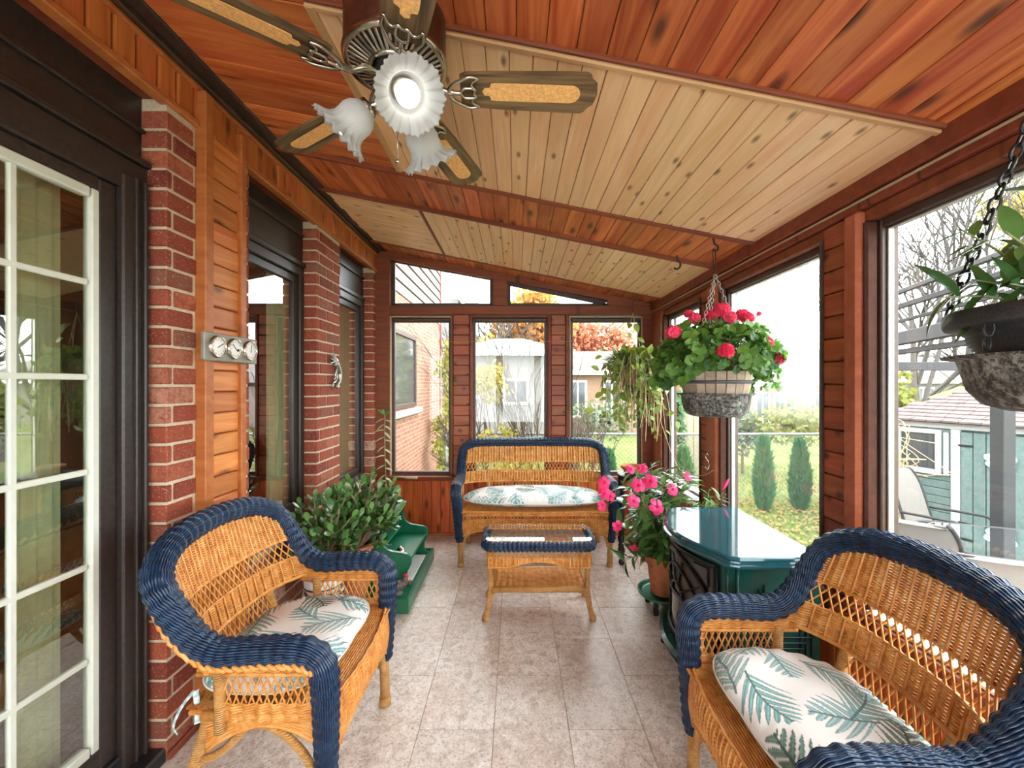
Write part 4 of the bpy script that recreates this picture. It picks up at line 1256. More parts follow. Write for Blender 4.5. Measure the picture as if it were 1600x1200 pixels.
front_curve(arc, .010, mb)
front_curve([(1.93 + .155 * math.cos(q), .430 + .135 * math.sin(q)) for q in np.linspace(0, PI, 9)], .006, mb)
front_curve([(1.93 + .06 * math.cos(q), .430 + .06 * math.sin(q)) for q in np.linspace(0, PI, 7)], .006, mb)
for q in np.linspace(0.0, PI, 6)[0:]:
    front_curve([(1.93 + r_ * math.cos(q), .430 + r_ * .9 * math.sin(q)) for r_ in (.055, .14, .222)], .0055, mb)
front_curve([(1.70, .43), (1.93, .43), (2.16, .43)], .007, mb)
for y in (1.76, 1.78, 2.08, 2.10): front_curve([(y, .25), (y, .43)], .0045, mb)
for sg in (-1, 1):
    for o_ in (0, .018): front_curve([(1.93 + sg * .20, .655 - o_), (1.93 + sg * (.12 + o_), .655 - o_)], .004, mb)
    front_curve([(1.93 + sg * (.205), .655), (1.93 + sg * .205, .56)], .004, mb)
mb.build('fan_grille', M['stove_black'], st, True)
for sg, yy in ((1, 1.63), (-1, 2.23)):
    for o_ in (0, .018):
        MB().tubes([(float(fxat(yy + sg * o_)) - .004, yy + sg * o_, .23), (float(fxat(yy + sg * o_)) - .004, yy + sg * o_, .68)], .007, 6).build('pilaster', M['stove_green'], st, True)
mb = MB()
YS = 1.60 + .028 * .9 - .002
for o_ in (0, .022, .044):                                     # stepped lines pressed into the side
    for (a, b, z0, z1) in ((.97 - o_, .97 - o_, .34, .62 - o_ * .9), (1.11 + o_, 1.11 + o_, .34, .62 - o_ * .9)): mb.bar((a, YS, z0), (b, YS, z1), .004, .006, (0, 1, 0), .001)
    mb.bar((.955 - o_, YS, .585 - o_), (1.125 + o_, YS, .585 - o_), .004, .006, (0, 1, 0), .001)
    mb.bar((.955 - o_, YS, .37 + o_), (1.125 + o_, YS, .37 + o_), .004, .006, (0, 1, 0), .001)
mb.build('side_lines', M['stove_black'], st)
mb = MB(); mb.loft([np.c_[np.array(outline(g)), np.full(len(outline(g)), z)] for g, z in ((-.03, .222), (.015, .216), (.03, .206), (.028, .196), (.0, .186), (-.03, .184))][::-1])
mb.F = [f[:, ::-1] for f in mb.F]; mb.build('base_ledge', M['stove_green'], st)
mb = MB()
ol = np.array(outline(.008)); ol = ol[1:-1]
yy = ol[:, 1]; zl = .165 - .085 * np.clip(((np.abs(yy - 1.93)) / .33), 0, 1) ** 2.5
G = np.stack((np.c_[ol, np.full(len(ol), .19)], np.c_[ol, zl]), 1); mb.grid(G); mb.tubes(np.c_[ol, zl][None], .005, 6)
mb.build('skirt', M['stove_green'], st, True)
for lx, ly in ((.812, 1.622), (.812, 2.238), (1.16, 1.63), (1.16, 2.23)):
    dx = -.012 if lx < 1 else .0; dy = -.01 if ly < 1.9 else .01
    MB().tubes(catmull([(lx, ly, .20), (lx + dx, ly + dy, .15), (lx + dx * .2, ly + dy * .2, .07), (lx + dx * 1.2, ly + dy * 1.2, .010)], 6), np.r_[np.linspace(.030, .026, 6), np.linspace(.026, .013, 8), np.linspace(.013, .016, 5)], 8).build('leg', M['stove_green'], st, True)
#tag(MB().ball((1.09, 2.262, .752), .016, 10, 7, (1.5, 1, 1)).build('pebble', M['terracotta'], None, True), 'small rounded ornament on the far end of the stove top', 'ornament') if False else None

# ------------------------------------------------------------------ green stepped bench
gb = thing('stepped_bench', 'green painted stepped plant bench with scrolled sides against the house wall', 'bench', (-.95, 2.95, 0))
def side(y):
    P = [(-1.22, .075), (-1.22, .462), (-.88, .462)] + list(map(tuple, catmull([(-.878, .445), (-.885, .40), (-.872, .345), (-.83, .312), (-.77, .300), (-.715, .290), (-.688, .262), (-.690, .215), (-.712, .17), (-.716, .12), (-.70, .09), (-.685, .075)], 4)))
    return MB().prism_axis(P, y - .011, y + .011, 1).build('side_panel', M['green_paint'], gb)
side(2.735); side(3.265)
MB().box(-1.225, -.865, 2.70, 3.30, .460, .482, .006).build('top_shelf', M['green_paint'], gb)
MB().box(-1.20, -.70, 2.745, 3.255, .222, .242, .004).build('middle_shelf', M['green_paint'], gb)
MB().box(-1.22, -1.205, 2.745, 3.255, .08, .46, .003).build('back_panel', M['green_paint'], gb)
MB().box(-1.20, -.885, 2.746, 3.254, .30, .315, .003).build('inner_rail', M['green_paint'], gb)
mb = MB(); mb.box(-1.22, -.665, 2.54, 3.33, .062, .078, .004).box(-1.22, -.655, 2.535, 2.552, .0, .094, .004).box(-1.22, -.655, 3.318, 3.335, .0, .094, .004).box(-.672, -.655, 2.552, 3.318, .0, .094, .004)
mb.build('base_tray', M['green_paint'], gb)
tag(MB().box(-.80, -.695, 2.80, 3.20, .080, .092, .002).build('white_board', M['white'], None), 'white board lying in the base of the green bench', 'board')
# things standing on it
gl = MB().ball((-.775, 2.79, .242 + .035), .035, 16, 12); m_ = plain('mercury_glass', (.75, .75, .78), .12, 1.0, .35, 40, .6)
sb = thing('silver_ball', 'mottled silver ball on the middle shelf of the green bench', 'ornament', (-.775, 2.79, .242)); gl.build('ball', m_, sb, True); MB().lathe([(.010, .2735 + .036), (.010, .2735 + .044), (.002, .2735 + .046)], 12, (-.775, 2.79, 0)).build('cap', M['chrome'], sb, True)
vz = thing('glass_vase', 'little clear glass bottle beside the silver ball', 'vase', (-.845, 2.775, .242))
MB().lathe([(.002, .244), (.022, .244), (.027, .262), (.022, .285), (.010, .305), (.010, .325), (.015, .335), (.013, .335), (.008, .325), (.008, .305), (.019, .284), (.023, .262), (.019, .248), (.002, .247)], 20, (-.845, 2.775, 0)).build('bottle', glass_mat('vase_glass', (.8, .86, .88), 2.5), vz, True)
bd = thing('bird_figurine', 'small grey hen figurine with a red comb on the green bench base', 'figurine', (-.725, 2.60, .09))
b0 = np.array((-.735, 2.60, .094))
M['hen'] = plain('speckled_hen', (.16, .12, .11), .5, 0, .9, 160); M['red'] = plain('red_comb', (.50, .012, .03), .35)
MB().tubes(catmull([b0 + (-.065, 0, .055), b0 + (-.035, 0, .052), b0 + (0, 0, .050), b0 + (.03, 0, .062), b0 + (.043, 0, .082)], 5), np.r_[np.linspace(.006, .034, 8), np.linspace(.036, .018, 13)], 12).ball(b0 + (.046, 0, .089), .019, 12, 8).build('body', M['hen'], bd, True)
MB().ball(b0 + (.046, 0, .112), .012, 10, 7, (1.5, .5, 1.1)).ball(b0 + (.070, 0, .075), .009, 8, 6, (.8, .6, 1.4)).build('comb', M['red'], bd, True)
MB().lathe([(.009, 0), (.001, .02)], 8).build('beak', M['caning'], bd, True).matrix_basis = Matrix.Translation(b0 + (.062, 0, .088)) @ Matrix.Rotation(PI / 2, 4, 'Y')
MB().lathe([(.028, .0), (.030, .006), (.012, .012), (.008, .03)], 12, tuple(b0)).build('foot', M['hen'], bd, True)

# ------------------------------------------------------------------ black table with turned legs behind the loveseat's arm
tb_ = thing('turned_leg_table', 'small black table on turned legs in the corner by the loveseat', 'table', (1.02, 3.36, 0))
MB().lathe([(.001, .655), (.17, .655), (.182, .665), (.182, .675), (.17, .682), (.001, .682)], 32, (1.0, 3.36, 0)).build('tabletop', M['iron'], tb_, True)
def turned(x, y, dx=0, dy=0):
    prof = [(.017, .0), (.024, .012), (.024, .03), (.016, .04), (.022, .05), (.022, .06), (.014, .07), (.024, .10), (.025, .12), (.016, .14), (.019, .22), (.022, .45), (.016, .48), (.024, .50), (.024, .52), (.018, .54), (.024, .56), (.024, .655)]
    MB().lathe(prof, 14, (x, y, 0)).build('leg', M['iron'], tb_, True)
for x, y in ((.825, 3.24), (1.10, 3.22), (.88, 3.49), (1.12, 3.47)): turned(x, y)
# ------------------------------------------------------------------ plants
CAM = np.array((0, 0, CAMZ))
def leaf_mesh(name, L, W, mat, fold=.25, curl=.2, n=5, tip=.75, thick=0.0):
    """oval leaf along +x, root at the origin"""
    t = np.linspace(0, 1, n + 1)
    w = W / 2 * np.sin(PI * np.clip(t, .02, 1) ** tip) ** .8
    z = -curl * L * t ** 2
    mb = MB()
    V = []
    for i in range(n + 1):
        x = L * t[i]
        V += [(x, -w[i], z[i] + fold * w[i]), (x, 0, z[i]), (x, w[i], z[i] + fold * w[i])]
    Fs = []
    for i in range(n):
        a = i * 3
        Fs += [(a, a + 3, a + 4, a + 1), (a + 1, a + 4, a + 5, a + 2)]
    mb.add(V, Fs)
    if thick:
        V2 = [(x, y, zz - thick) for x, y, zz in V]
        mb.add(V2, [f[::-1] for f in Fs])
    return mb.mesh(name, mat, True)
def round_leaf(name, R, mat, n=12):
    """scalloped geranium leaf, stalk joint at the origin side"""
    mb = MB(); V = [(R * .25, 0, -.12 * R)]
    for i in range(n * 2):
        a = PI + .35 + (2 * PI - .7) * i / (n * 2 - 1)
        r = R * (1 + .10 * (i % 2)); V.append((R * .25 - r * math.cos(a) * -1, r * math.sin(a), .17 * R * math.cos(4 * a) + .08 * R))
    Fs = [(0, i, i + 1) for i in range(1, n * 2)]
    return mb.add(V, Fs).mesh(name, mat, True)

def frame(d, up):
    ex = unit(d); ez = unit(np.asarray(up) - np.dot(up, ex) * ex); ey = np.cross(ez, ex)
    return ex, ey, ez
def scatter(parent, meshes, items, nmax, name='leaf', stuff='small_leaves'):
    """items: (point, direction, up, scale); the nearest nmax become leaf objects, the rest one stuff mesh"""
    items = sorted(items, key=lambda q: np.linalg.norm(np.asarray(q[0]) - CAM) / q[3])
    for p, d, u, s in items[:nmax]:
        ex, ey, ez = frame(d, u)
        me = meshes[random.randrange(len(meshes))]
        m = basis(p, ex * s, ey * s, ez * s)
        link(name, me, parent, None, m)
    rest = items[nmax:]
    if rest:
        me = meshes[0]
        V = np.zeros(len(me.vertices) * 3); me.vertices.foreach_get('co', V); V = V.reshape(-1, 3)
        fs = [tuple(p.vertices) for p in me.polygons]
        mb = MB()
        by = {}
        for f in fs: by.setdefault(len(f), []).append(f)
        for p, d, u, s in rest:
            ex, ey, ez = frame(d, u)
            W_ = (V * s) @ np.stack((ex, ey, ez)) + p
            off = mb.n
            mb.V.append(W_)
            for k, q in by.items(): mb.F.append(np.array(q) + off)
            mb.n += len(W_)
        mb.build(stuff, me.materials[0], parent, True, 'stuff')
def rdir(r=random): 
    v = np.array([r.gauss(0, 1) for _ in range(3)]); return unit(v)

def pot(parent, c, r0, r1, h, mat, rim=.012, name='pot', rimh=.03):
    prof = [(.001, 0), (r0, 0), (r1 - .004, h - rimh), (r1 + rim, h - rimh), (r1 + rim + .002, h), (r1, h), (r1 - .012, h - .03), (.001, h - .03)]
    p = MB().lathe(prof, 32, c).build(name, M[mat], parent, False)
    MB().lathe([(.001, h - .025), (r1 - .010, h - .025)], 24, c).build('soil', M['soil'], parent)
    return p

# --- geranium in the hanging half barrel
GX, GY = 1.062, 2.216
ge = thing('hanging_geranium', 'pink geranium in a hanging half barrel with a stained drip bowl', 'plant', (GX, GY, 1.23), 'hanging planters')
M['barrel_wood'] = wood('weathered_stave', (.42, .30, .21), (.62, .50, .38), (.2, .12, .08), knot=.03, vvar=.25, rough=.8)
M['hoop'] = plain('grey_hoop', (.10, .095, .095), .6, .2)
def stained_mat():
    t = NT('stained_bowl'); p = t.coord()
    f = t.noise(p, 26, 6, .75, .8); g = t.noise(p, 75, 4, .75)
    col = t.ramp(f, [(.34, (.03, .026, .022)), (.47, (.13, .12, .105)), (.60, (.33, .32, .29)), (.75, (.46, .45, .42))])
    col = t.mix(t.ramp(g, [(.48, (0, 0, 0)), (.56, (.9, .9, .9))]), col, (.025, .022, .018))
    t.set(col, .6, 0, .3); return t.m
M['stained'] = stained_mat()
for i in range(22):
    a0, a1 = i * 2 * PI / 22 + .012, (i + 1) * 2 * PI / 22 - .012
    rings = []
    for z, r in ((1.352, .158), (1.42, .172), (1.468, .176)):
        rings.append([(GX + q * math.cos(a), GY + q * math.sin(a), z) for q, a in ((r, a0), (r, a1), (r - .014, a1), (r - .014, a0))])
    MB().loft(rings).build('stave', M['barrel_wood'], ge)
MB().lathe([(.1735, 1.405), (.1765, 1.405), (.1775, 1.422), (.1745, 1.422), (.1735, 1.405)], 40, (GX, GY, 0)).build('hoop', M['hoop'], ge, True)
MB().lathe([(.001, 1.445), (.162, 1.445)], 24, (GX, GY, 0)).build('soil', M['soil'], ge)
MB().lathe([(.001, 1.232), (.110, 1.232), (.135, 1.240), (.155, 1.262), (.166, 1.30), (.170, 1.342), (.192, 1.350), (.193, 1.356), (.168, 1.352), (.160, 1.30), (.148, 1.268), (.10, 1.245), (.001, 1.243)], 44, (GX, GY, 0)).build('drip_bowl', M['stained'], ge, True)
def chain(parent, a, b, link_len=.026, r=.0022, mat='steel', name='chain'):
    a, b = np.array(a), np.array(b); L = np.linalg.norm(b - a); n = max(2, int(L / (link_len * .78)))
    t = (b - a) / L; s_ = unit(np.cross(t, (0.3, .9, .1))); u = np.cross(t, s_)
    P = []
    q = np.linspace(0, 2 * PI, 12, endpoint=False)
    for i in range(n):
        c = a + (b - a) * (i + .5) / n
        w = s_ if i % 2 == 0 else u
        P.append(c + (np.cos(q) * link_len / 2)[:, None] * t + (np.sin(q) * link_len * .28)[:, None] * w)
    return MB().tubes(np.array(P), r, 4, closed=True).build(name, M[mat], parent, True)
HK = np.array((GX, GY, 1.985))
MB().tubes(catmull([(GX - .012, GY, 2.195), (GX - .004, GY, 2.150), (GX + .012, GY, 2.14), (GX + .014, GY, 2.12), (GX, GY, 2.112), (GX - .012, GY, 2.122)], 5), .005, 6).build('hook', M['iron'], ge, True)
MB().tubes([(GX, GY, 2.115), (GX + .005, GY, 1.99)], .0022, 5).tubes([(GX - .014, GY, 2.118), (GX - .010, GY, 2.02)], .0018, 5).build('hanger', M['iron'], ge, True)
for k in range(3):
    a = -.6 + k * 2 * PI / 3
    chain(ge, HK, (GX + .176 * math.cos(a), GY + .176 * math.sin(a), 1.47), .026, .0022, 'steel')
chain(ge, (GX + .178, GY - .03, 1.42), (GX + .188, GY - .03, 1.352), .022, .002, 'iron')
gl_ = [round_leaf('geranium_leaf_%s' % c, .029 * q, M['geranium']) for c, q in (('broad', 1.15), ('middle', .9), ('small', .7))]
items = []
cg = np.array((GX, GY, 1.555))
stems = MB()
for i in range(640):
    d = rdir(); 
    if d[2] < -.55: d[2] = -d[2]
    rr = random.uniform(.55, 1.0) ** .6
    p = cg + d * np.array((.335, .30, .175)) * rr + np.array((0, 0, -.03 * (abs(d[0]) > .7)))
    if abs(d[0]) > .75 and random.random() < .5: p[2] -= random.uniform(0, .09)
    up = unit(d * .8 + np.array((0, -.35, .55)) + rdir() * .85)
    items.append((p, unit(np.cross(up, rdir())), up, random.uniform(.75, 1.25)))
    if i % 4 == 0:
        b = cg + np.array((d[0] * .08, d[1] * .08, -.10)); stems.tubes(catmull([b, (b + p) / 2 + (0, 0, .03), p], 4), .003, 4)
scatter(ge, gl_, items, 290)
stems.build('stems', M['stem'], ge, True, 'stuff')
def flower_head(name, R, npet, mat, pr=.020):
    mb = MB()
    for i in range(npet):
        k = i + .5; ph = math.acos(1 - 2 * k / npet * .72); th = PI * (1 + 5 ** .5) * k
        n_ = np.array((math.cos(th) * math.sin(ph), math.sin(th) * math.sin(ph), math.cos(ph)))
        c = n_ * R * random.uniform(.82, 1.05)
        ex = unit(np.cross(n_, (0.2, .3, 1))); ey = np.cross(n_, ex)
        V = [c - n_ * .006]
        for q in range(7):
            a = q * 2 * PI / 7; r_ = pr * random.uniform(.8, 1.1)
            V.append(c + ex * r_ * math.cos(a) + ey * r_ * math.sin(a) + n_ * random.uniform(-.004, .005))
        mb.add(V, [(0, q + 1, (q + 1) % 7 + 1) for q in range(7)])
    return mb.mesh(name, mat, True)
fh = [flower_head('geranium_head_%s' % c, .036 * q, 44, M['pink'], .017) for c, q in (('full', 1.05), ('round', .9), ('half', .75))]
fts = []
for px, py, dy, s in ((1022 + 63, 497, -.02, .9), (1108, 492, .05, .75), (1128, 486, -.10, 1.15), (1140, 496, -.14, 1.0), (1160, 493, .02, 1.0), (1168, 497, -.05, .9), (1052, 519, -.12, .85), (1046, 524, -.08, .5), (1134, 549, -.30, 1.15), (1198, 535, -.12, .95), (1222, 557, -.10, 1.0), (1215, 563, -.05, .7), (1186, 490, -.05, .35), (1076, 491, .05, .7)):
    y = GY + dy; x = (px - 806) / F * y; z = CAMZ - (py - 601) / F * y
    rot = Euler((random.uniform(.2, 1.0), 0, random.uniform(-.6, .6))).to_matrix().to_4x4()
    fl = link('flower', fh[random.randrange(3)], ge, None, Matrix.Translation((x, y, z)) @ rot @ Matrix.Scale(s, 4))
    fts.append((x, y, z))
for p in fts:
    b = cg + np.array(((p[0] - GX) * .3, (p[1] - GY) * .3, -.05))
    MB().tubes(catmull([b, (b + np.array(p)) / 2 + (0, 0, .04), np.array(p)], 4), .0028, 5).build('stalk', M['stem'], ge, True)

# --- trailing plant hung in the far corner
HX, HY, HZ = 1.02, 3.62, 1.62
tr = thing('trailing_plant', 'trailing yellow green vine with dry stems hanging in the far corner', 'plant', (HX, HY, 1.0), 'hanging planters')
MB().lathe([(.001, 1.40), (.085, 1.40), (.115, 1.55), (.12, 1.56), (.11, 1.56), (.001, 1.54)], 24, (HX, HY, 0)).build('pot', M['bark'], tr, True)
for k in range(3):
    a = .4 + k * 2 * PI / 3
    MB().tubes([(HX, HY, 2.03), (HX + .115 * math.cos(a), HY + .115 * math.sin(a), 1.56)], .0022, 5).build('hanger', M['dry_stem'], tr, True)
chain(tr, (HX, HY, 2.16), (HX, HY, 2.03), .03, .003, 'bronze')
hl = [leaf_mesh('trailing_leaf_%s' % c, .066 * q, .040 * q, M['hoya'], .2, .2, 4) for c, q in (('long', 1.15), ('short', .9))]
items = []; vm = MB(); dm = MB()
for i in range(125):
    a = random.uniform(0, 2 * PI); R_ = random.uniform(.10, .25); L = random.choice((.12, .2, .3, .42, .5, .58)) * random.uniform(.8, 1.1)
    c_, s_ = math.cos(a), math.sin(a)
    if s_ > .3: R_ *= .55
    p0 = np.array((HX + .05 * c_, HY + .05 * s_, 1.57)); p1 = np.array((HX + R_ * .6 * c_, HY + R_ * .6 * s_, 1.64 + random.uniform(-.03, .06)))
    p2 = np.array((HX + R_ * c_, HY + R_ * s_, 1.55 + random.uniform(-.04, .05))); p3 = np.array((HX + R_ * 1.08 * c_ + random.gauss(0, .03), HY + R_ * 1.05 * s_, 1.55 - L))
    P = catmull([p0, p1, p2, (p2 + p3) / 2 + np.array((random.gauss(0, .02), random.gauss(0, .02), 0)), p3], 6)
    (dm if i % 3 else vm).tubes(P, random.uniform(.0018, .0034), 4)
    for q in range(3, len(P), 2):
        if random.random() < (.9 if i % 3 == 0 else .3):
            d = unit(rdir() * .8 + (0, 0, -.6)); items.append((P[q], d, unit(np.array((c_, s_ - .4, .7)) + rdir() * .4), random.uniform(.7, 1.25)))
for i in range(190):
    d = rdir(); d[2] = abs(d[2])
    p = np.array((HX, HY, 1.57)) + d * np.array((.20, .15, .11)); items.append((p, unit(d + rdir() * .6), (0, -.4, 1), random.uniform(.8, 1.3)))
for px, py in ((936, 544), (930, 560), (936, 578), (930, 620), (928, 640), (984, 505), (992, 505), (982, 520), (996, 528), (950, 650), (980, 665), (1012, 630), (1054, 645), (1058, 658), (1030, 680)):
    y = HY - .1; p = np.array(((px - 806) / F * y, y, CAMZ - (py - 601) / F * y)); items.append((p, unit(rdir() + (0, -.3, -.3)), (0, -.8, .4), 1.2))
scatter(tr, hl, items, 290)
vm.build('vines', M['stem'], tr, True, 'stuff'); dm.build('dry_vines', M['dry_stem'], tr, True, 'stuff')
# long bare tendril to the hook on the post
MB().tubes(catmull([(1.20, 3.45, 1.10), (1.215, 3.2, .83), (1.22, 3.0, .76), (1.235, 2.75, .80), (1.243, 2.62, .86)], 8), .0022, 5).build('tendril', M['dry_stem'], tr, True)
hk = tag(MB().tubes(catmull([(1.250, 2.69, .94), (1.236, 2.69, .955), (1.232, 2.70, .93), (1.245, 2.69, .905), (1.250, 2.69, .87), (1.236, 2.69, .85), (1.226, 2.69, .87)], 5), .0045, 6).build('cup_hook', M['chrome'], None, True), 'small metal hook on the cedar post beneath the geranium', 'hook')
ph_ = np.array((1.0, 2.59, zc(1.0)))
tag(MB().tubes(catmull([ph_ + (0, 0, .01), ph_ + (.006, 0, -.03), ph_ + (.022, 0, -.045), ph_ + (.022, 0, -.07), ph_ + (.004, 0, -.085), ph_ + (-.016, 0, -.078)], 6), .0055, 6).build('ceiling_hook', M['iron'], None, True), 'empty dark hook screwed into the ceiling strip by the geranium', 'hook')

# --- black pot hung close to the camera
BX, BY = 1.0, .70
bp_ = thing('hanging_pot', 'ribbed black hanging pot with stained drip bowl and glossy leaves on an iron chain', 'plant', (BX, BY, 1.34), 'hanging planters')
M['black_pot'] = plain('speckled_black_pot', (.028, .028, .03), .55, 0, .6, 220)
prof = [(.001, 1.40), (.128, 1.40), (.145, 1.43)]
for i in range(7): prof += [(.150 + i * .0032, 1.446 + i * .0068), (.146 + i * .0032, 1.449 + i * .0068)]
prof += [(.172, 1.496), (.174, 1.504), (.196, 1.506), (.199, 1.512), (.199, 1.533), (.194, 1.537), (.182, 1.534), (.175, 1.51), (.001, 1.50)]
MB().lathe(prof, 56, (BX, BY, 0)).build('pot', M['black_pot'], bp_, True)
MB().lathe([(.001, 1.505), (.176, 1.505)], 24, (BX, BY, 0)).build('soil', M['soil'], bp_)
MB().lathe([(.001, 1.352), (.115, 1.352), (.145, 1.362), (.166, 1.390), (.176, 1.432), (.180, 1.446), (.200, 1.449), (.201, 1.454), (.178, 1.453), (.170, 1.43), (.158, 1.395), (.14, 1.37), (.10, 1.362), (.001, 1.362)], 56, (BX, BY, 0)).build('drip_bowl', M['stained'], bp_, True)
top = np.array((BX + .02, BY + .02, 2.17))
for k in range(3):
    a = math.radians(128) + k * 2 * PI / 3
    chain(bp_, top, (BX + .192 * math.cos(a), BY + .192 * math.sin(a), 1.535), .030, .0028, 'iron')
a = math.radians(175); chain(bp_, (BX + .185 * math.cos(a), BY + .185 * math.sin(a), 1.51), (BX + .190 * math.cos(a), BY + .190 * math.sin(a), 1.455), .026, .0026, 'iron')
MB().tubes(catmull([top + (0, 0, .05), top + (.01, 0, .03), top + (.012, 0, .01), top + (0, 0, -.004), top + (-.01, 0, .006)], 5), .004, 6).build('hook', M['iron'], bp_, True)
ml = [leaf_mesh('glossy_leaf_%s' % c, .085 * q, .030 * q, M['mandevilla'], .18, .25, 6, .8) for c, q in (('long', 1.1), ('short', .75))]
def sprig(parent, base, tip, n, sc, seed, spread=1.0, meshes=None, stemr=.003):
    r = random.Random(seed)
    b, t_ = np.array(base, float), np.array(tip, float)
    m_ = (b + t_) / 2 + np.array((0, 0, np.linalg.norm(t_ - b) * .12))
    P = catmull([b, m_, t_], 10)
    MB().tubes(P, np.linspace(stemr, stemr * .5, len(P)), 5).build('stem', M['stem'], parent, True)
    out = []
    for i in range(n):
        f = .15 + .85 * (i + .5) / n; q = int(f * (len(P) - 1)); tan = unit(P[min(q + 1, len(P) - 1)] - P[max(q - 1, 0)])
        az = i * 2.4 + r.random(); side_ = unit(np.cross(tan, (math.cos(az), math.sin(az), .3)))
        d = unit(side_ * spread + tan * .55 + (0, 0, .12)); out.append((P[q], d, unit(tan * .25 + (0, -.12, 1.0)), sc * r.uniform(.75, 1.2)))
    return out
it = []
for dx, dy, dz, n in ((-.17, .05, .06, 9), (-.19, -.02, .12, 9), (-.21, .06, .03, 9), (-.16, .0, .04, 8), (-.14, .10, .17, 9), (-.10, -.10, .12, 9), (-.105, .06, .105, 9), (-.04, -.04, .22, 9), (-.13, -.03, .10, 8), (.06, -.05, .30, 10), (.02, .08, .24, 9), (-.02, .02, .16, 8), (.12, .04, .2, 8)):
    it += sprig(bp_, (BX + dx * .3, BY + dy * .3, 1.505), (BX + dx * 1.05, BY + dy, 1.53 + dz), n, .88, int(dx * 1000 + 300), 1.2)
scatter(bp_, ml, it, 90)

# --- two jade plants by the house wall
jl = [leaf_mesh('jade_leaf_%s' % c, .050 * q, .028 * q, M['jade'], .14, -.22, 6, 1.3, .004) for c, q in (('big', 1.15), ('middle', .95), ('small', .75))]
def jade(nm, label, base, pr, ph, mat, centre, ax_, nb, nl, seed, nobj):
    r = random.Random(seed)
    t = thing(nm, label, 'plant', base)
    pot(t, base, pr * .72, pr, ph, mat)
    b = np.array(base) + (0, 0, ph - .03); c = np.array(centre)
    items = []
    for k in range(nb):
        d = np.array((r.gauss(0, 1), r.gauss(0, 1), r.gauss(0, 1) * .8)); d = unit(d) * r.uniform(.75, 1.0); d[2] = d[2] if d[2] > -.95 else -d[2]
        tip = c + d * np.array(ax_)
        if tip[0] < -1.235: tip[0] = -1.235 + r.uniform(0, .03)
        mid = b * .45 + tip * .55 + np.array((r.gauss(0, .02), r.gauss(0, .02), r.uniform(.0, .05)))
        P = catmull([b + np.array((d[0], d[1], 0)) * .03, mid, tip], 7)
        MB().tubes(P, np.linspace(.012 if k < 5 else .007, .004, len(P)), 6).build('branch', M['bark'], t, True)
        for i in range(nl):
            f = 1 - (i / nl) ** 1.2 * .62; q = min(len(P) - 1, int(f * (len(P) - 1))); tan = unit(P[q] - P[max(0, q - 1)])
            az = i * 1.57 + (i // 2) * .5 + r.random() * .5
            s_ = unit(np.cross(tan, (math.cos(az), math.sin(az), .2))); dd = unit(s_ + tan * .75 + np.array((0, -.1, .1)))
            p = P[q] + dd * .002
            if p[0] + dd[0] * .05 < -1.275: dd = unit((abs(dd[0]) + .15, dd[1], dd[2]))
            items.append((p, dd, unit(tan + (0, -.2, .5)), r.uniform(.75, 1.2)))
    scatter(t, jl, items, nobj)
    return t
jA = jade('jade_plant', 'wide jade plant in a terracotta pot behind the brick pier armchair', (-1.09, 2.36, .325), .10, .13, 'terracotta', (-1.09, 2.38, .60), (.20, .27, .24), 62, 13, 5, 290)
jB = jade('jade_plant', 'taller jade plant with woody trunk spilling over the green bench', (-1.0, 2.60, .079), .095, .33, 'terracotta', (-.935, 2.63, .60), (.23, .22, .25), 64, 13, 9, 290)
for p, q, r0 in (((-1.0, 2.60, .39), (-.90, 2.52, .56), .020), ((-.98, 2.59, .39), (-.84, 2.55, .50), .016)):
    MB().tubes(catmull([p, (np.array(p) + np.array(q)) / 2 + (0, 0, .03), q], 6), np.linspace(r0, r0 * .6, 13), 8).build('trunk', M['bark'], jB, True)
# iron stand with a white pot and the first jade plant above it
ps = thing('plant_stand', 'white scrolled iron plant stand beneath the wide jade plant', 'stand', (-1.09, 2.36, 0))
for z, r_ in ((.235, .105), (.225, .108)):
    q = np.linspace(0, 2 * PI, 32, endpoint=False); MB().tubes(np.stack((-1.09 + r_ * np.cos(q), 2.36 + r_ * np.sin(q), np.full(32, z)), -1)[None], .005, 6, closed=True).build('ring', M['white'] if z > .23 else M['iron'], ps, True)
for k in range(4):
    a = k * PI / 2 + .6; c_, s_ = math.cos(a), math.sin(a)
    def W3(r_, z): return (-1.09 + c_ * r_, 2.36 + s_ * r_, z)
    MB().tubes(catmull([W3(.105, .23), W3(.128, .17), W3(.112, .09), W3(.10, .05), W3(.118, .008)], 6), .0065, 6).build('leg', M['white'], ps, True)
    MB().tubes(catmull([W3(.108, .10), W3(.075, .15), W3(.06, .19), W3(.08, .215), W3(.098, .19), W3(.088, .17)], 6), .0045, 6).build('scroll', M['white'], ps, True)
pw = thing('white_pot', 'white pot standing in the scrolled plant stand', 'pot', (-1.09, 2.36, .235))
MB().lathe([(.001, .236), (.085, .236), (.10, .27), (.104, .322), (.098, .324), (.092, .27), (.001, .25)], 32, (-1.09, 2.36, 0)).build('bowl', M['white'], pw, True)
MB().lathe([(.0985, .268), (.1015, .268), (.1022, .278), (.0995, .278)], 32, (-1.09, 2.36, 0)).build('band', M['hoop'], pw, True)
